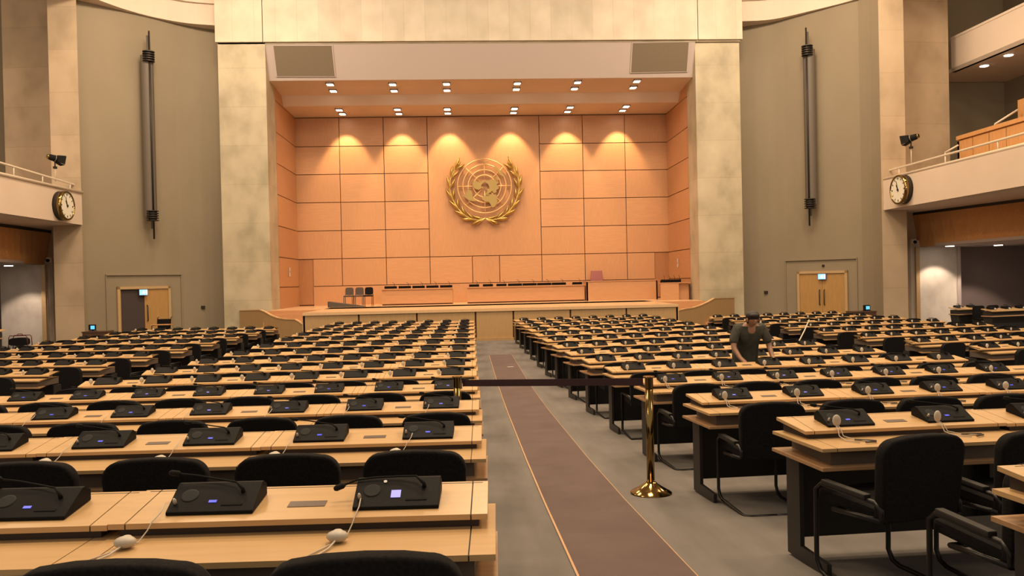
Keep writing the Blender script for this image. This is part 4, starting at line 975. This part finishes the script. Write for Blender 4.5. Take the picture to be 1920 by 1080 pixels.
# ================================================================== PERSON
def person():
    X, Y = atY(1399, 640, 10.62).x, 10.62
    z0 = fz(Y)
    t = thing('person', 'person in grey-green T-shirt leaning down over desk between consoles', 'person', (X, Y, z0))
    def skin(name, J, E, mname, sub=2):
        me = bpy.data.meshes.new(name); me.from_pydata([j[:3] for j in J], E, []); me.materials.append(M[mname])
        o = bpy.data.objects.new(name, me); COL.objects.link(o); o.parent = t
        md = o.modifiers.new('s', 'SKIN'); md.use_smooth_shade = True
        for i, j in enumerate(J):
            sv = me.skin_vertices[0].data[i]; sv.radius = (j[3], j[4] if len(j) > 4 else j[3]); sv.use_root = i == 0
        o.modifiers.new('ss', 'SUBSURF').levels = sub; o.modifiers['ss'].render_levels = sub
        return o
    # pelvis, spine, neck, head (leaning towards the camera, -y)
    J = [(0, .06, .84, .135, .10), (0, .02, .98, .12, .09), (0, -.06, 1.12, .135, .10), (0, -.14, 1.23, .125, .09), (0, -.20, 1.305, .055), (0, -.245, 1.335, .062, .07), (0, -.275, 1.37, .078, .09), (0, -.27, 1.42, .065, .08)]
    E = [(i, i+1) for i in range(7)]
    def chain(frm, pts):
        k = frm
        for q in pts: J.append(q); E.append((k, len(J)-1)); k = len(J)-1
        return k
    for s in (-1, 1):
        chain(0, [(s*.095, .06, .76, .085), (s*.10, .02, .46, .055), (s*.105, .05, .22, .05), (s*.11, .07, .08, .036), (s*.12, -.05, .04, .035), (s*.125, -.12, .03, .025)])
        if s < 0: arm = [(-.175, -.15, 1.235, .062), (-.235, -.17, 1.08, .046), (-.245, -.20, .98, .040), (-.20, -.30, .86, .032), (-.165, -.37, .80, .026), (-.15, -.41, .785, .030, .016)]
        else: arm = [(.175, -.15, 1.235, .062), (.245, -.15, 1.08, .046), (.262, -.18, .98, .040), (.255, -.28, .87, .032), (.25, -.36, .81, .026), (.245, -.41, .79, .030, .016)]
        h = chain(3, arm); hp = Vector(J[h][:3])
        for f_ in range(4):
            ox = -s*.0+(f_-1.5)*.017
            L_ = (.062, .072, .068, .052)[f_]
            chain(h, [(hp.x+ox, hp.y-.03, hp.z-.006, .0085), (hp.x+ox*1.1, hp.y-.03-L_*.55, hp.z-.014, .0078), (hp.x+ox*1.1, hp.y-.03-L_, hp.z-.03, .0068)])
        chain(h-1, [(hp.x-s*.035, hp.y+.02, hp.z-.005, .010), (hp.x-s*.045, hp.y-.02, hp.z-.016, .009)])
    skin('body', J, E, 'skin')
    hc = Vector((0, -.285, 1.375))
    f_ = MB()
    for s in (-1, 1): f_.ball(hc+Vector((s*.030, -.076, .002)), (.011, .007, .006), 10)
    f_.build('eyes', 'hair', t)
    MB().ball(hc+Vector((0, -.088, -.022)), (.010, .012, .020), 10).build('nose', 'skin', t)
    MB().ball(hc+Vector((0, -.083, -.052)), (.020, .006, .004), 10).build('mouth', 'lip', t)
    b = MB()
    for s in (-1, 1): b.ball(hc+Vector((s*.082, .0, -.01)), (.012, .022, .03), 8)
    b.build('ears', 'skin', t)
    b = MB().ball(hc+Vector((0, .02, .042)), (.093, .102, .075), 18).ball(hc+Vector((0, .055, -.005)), (.084, .07, .085), 14).ball(hc+Vector((0, -.055, .05)), (.075, .045, .035), 12)
    b.build('hair', 'hair', t)
    JS = [(0, .065, .70, .165, .15), (0, .06, .80, .195, .155), (0, .06, .87, .20, .155), (0, .02, .98, .19, .15), (0, -.06, 1.12, .175, .15), (0, -.14, 1.225, .16, .13), (0, -.185, 1.28, .085, .08)]
    ES = [(i, i+1) for i in range(6)]
    for s in (-1, 1):
        JS += [(s*.178, -.15, 1.238, .078), (s*.232, -.165, 1.11, .068), (s*.247, -.18, 1.02, .062)]; n = len(JS); ES += [(5, n-3), (n-3, n-2), (n-2, n-1)]
    skin('shirt', JS, ES, 'shirt')
    JT = [(0, .06, .88, .15, .12), (0, .06, .80, .145, .12)]; ET = [(0, 1)]
    for s in (-1, 1):
        JT += [(s*.095, .06, .70, .098), (s*.10, .02, .46, .075), (s*.106, .05, .22, .068), (s*.11, .06, .08, .062)]; n = len(JT); ET += [(1, n-4), (n-4, n-3), (n-3, n-2), (n-2, n-1)]
    skin('trousers', JT, ET, 'trouser')
    for s in (-1, 1): MB().ball((s*.118, -.04, .042), (.05, .13, .042), 12).build('shoe', 'mic', t)
person()
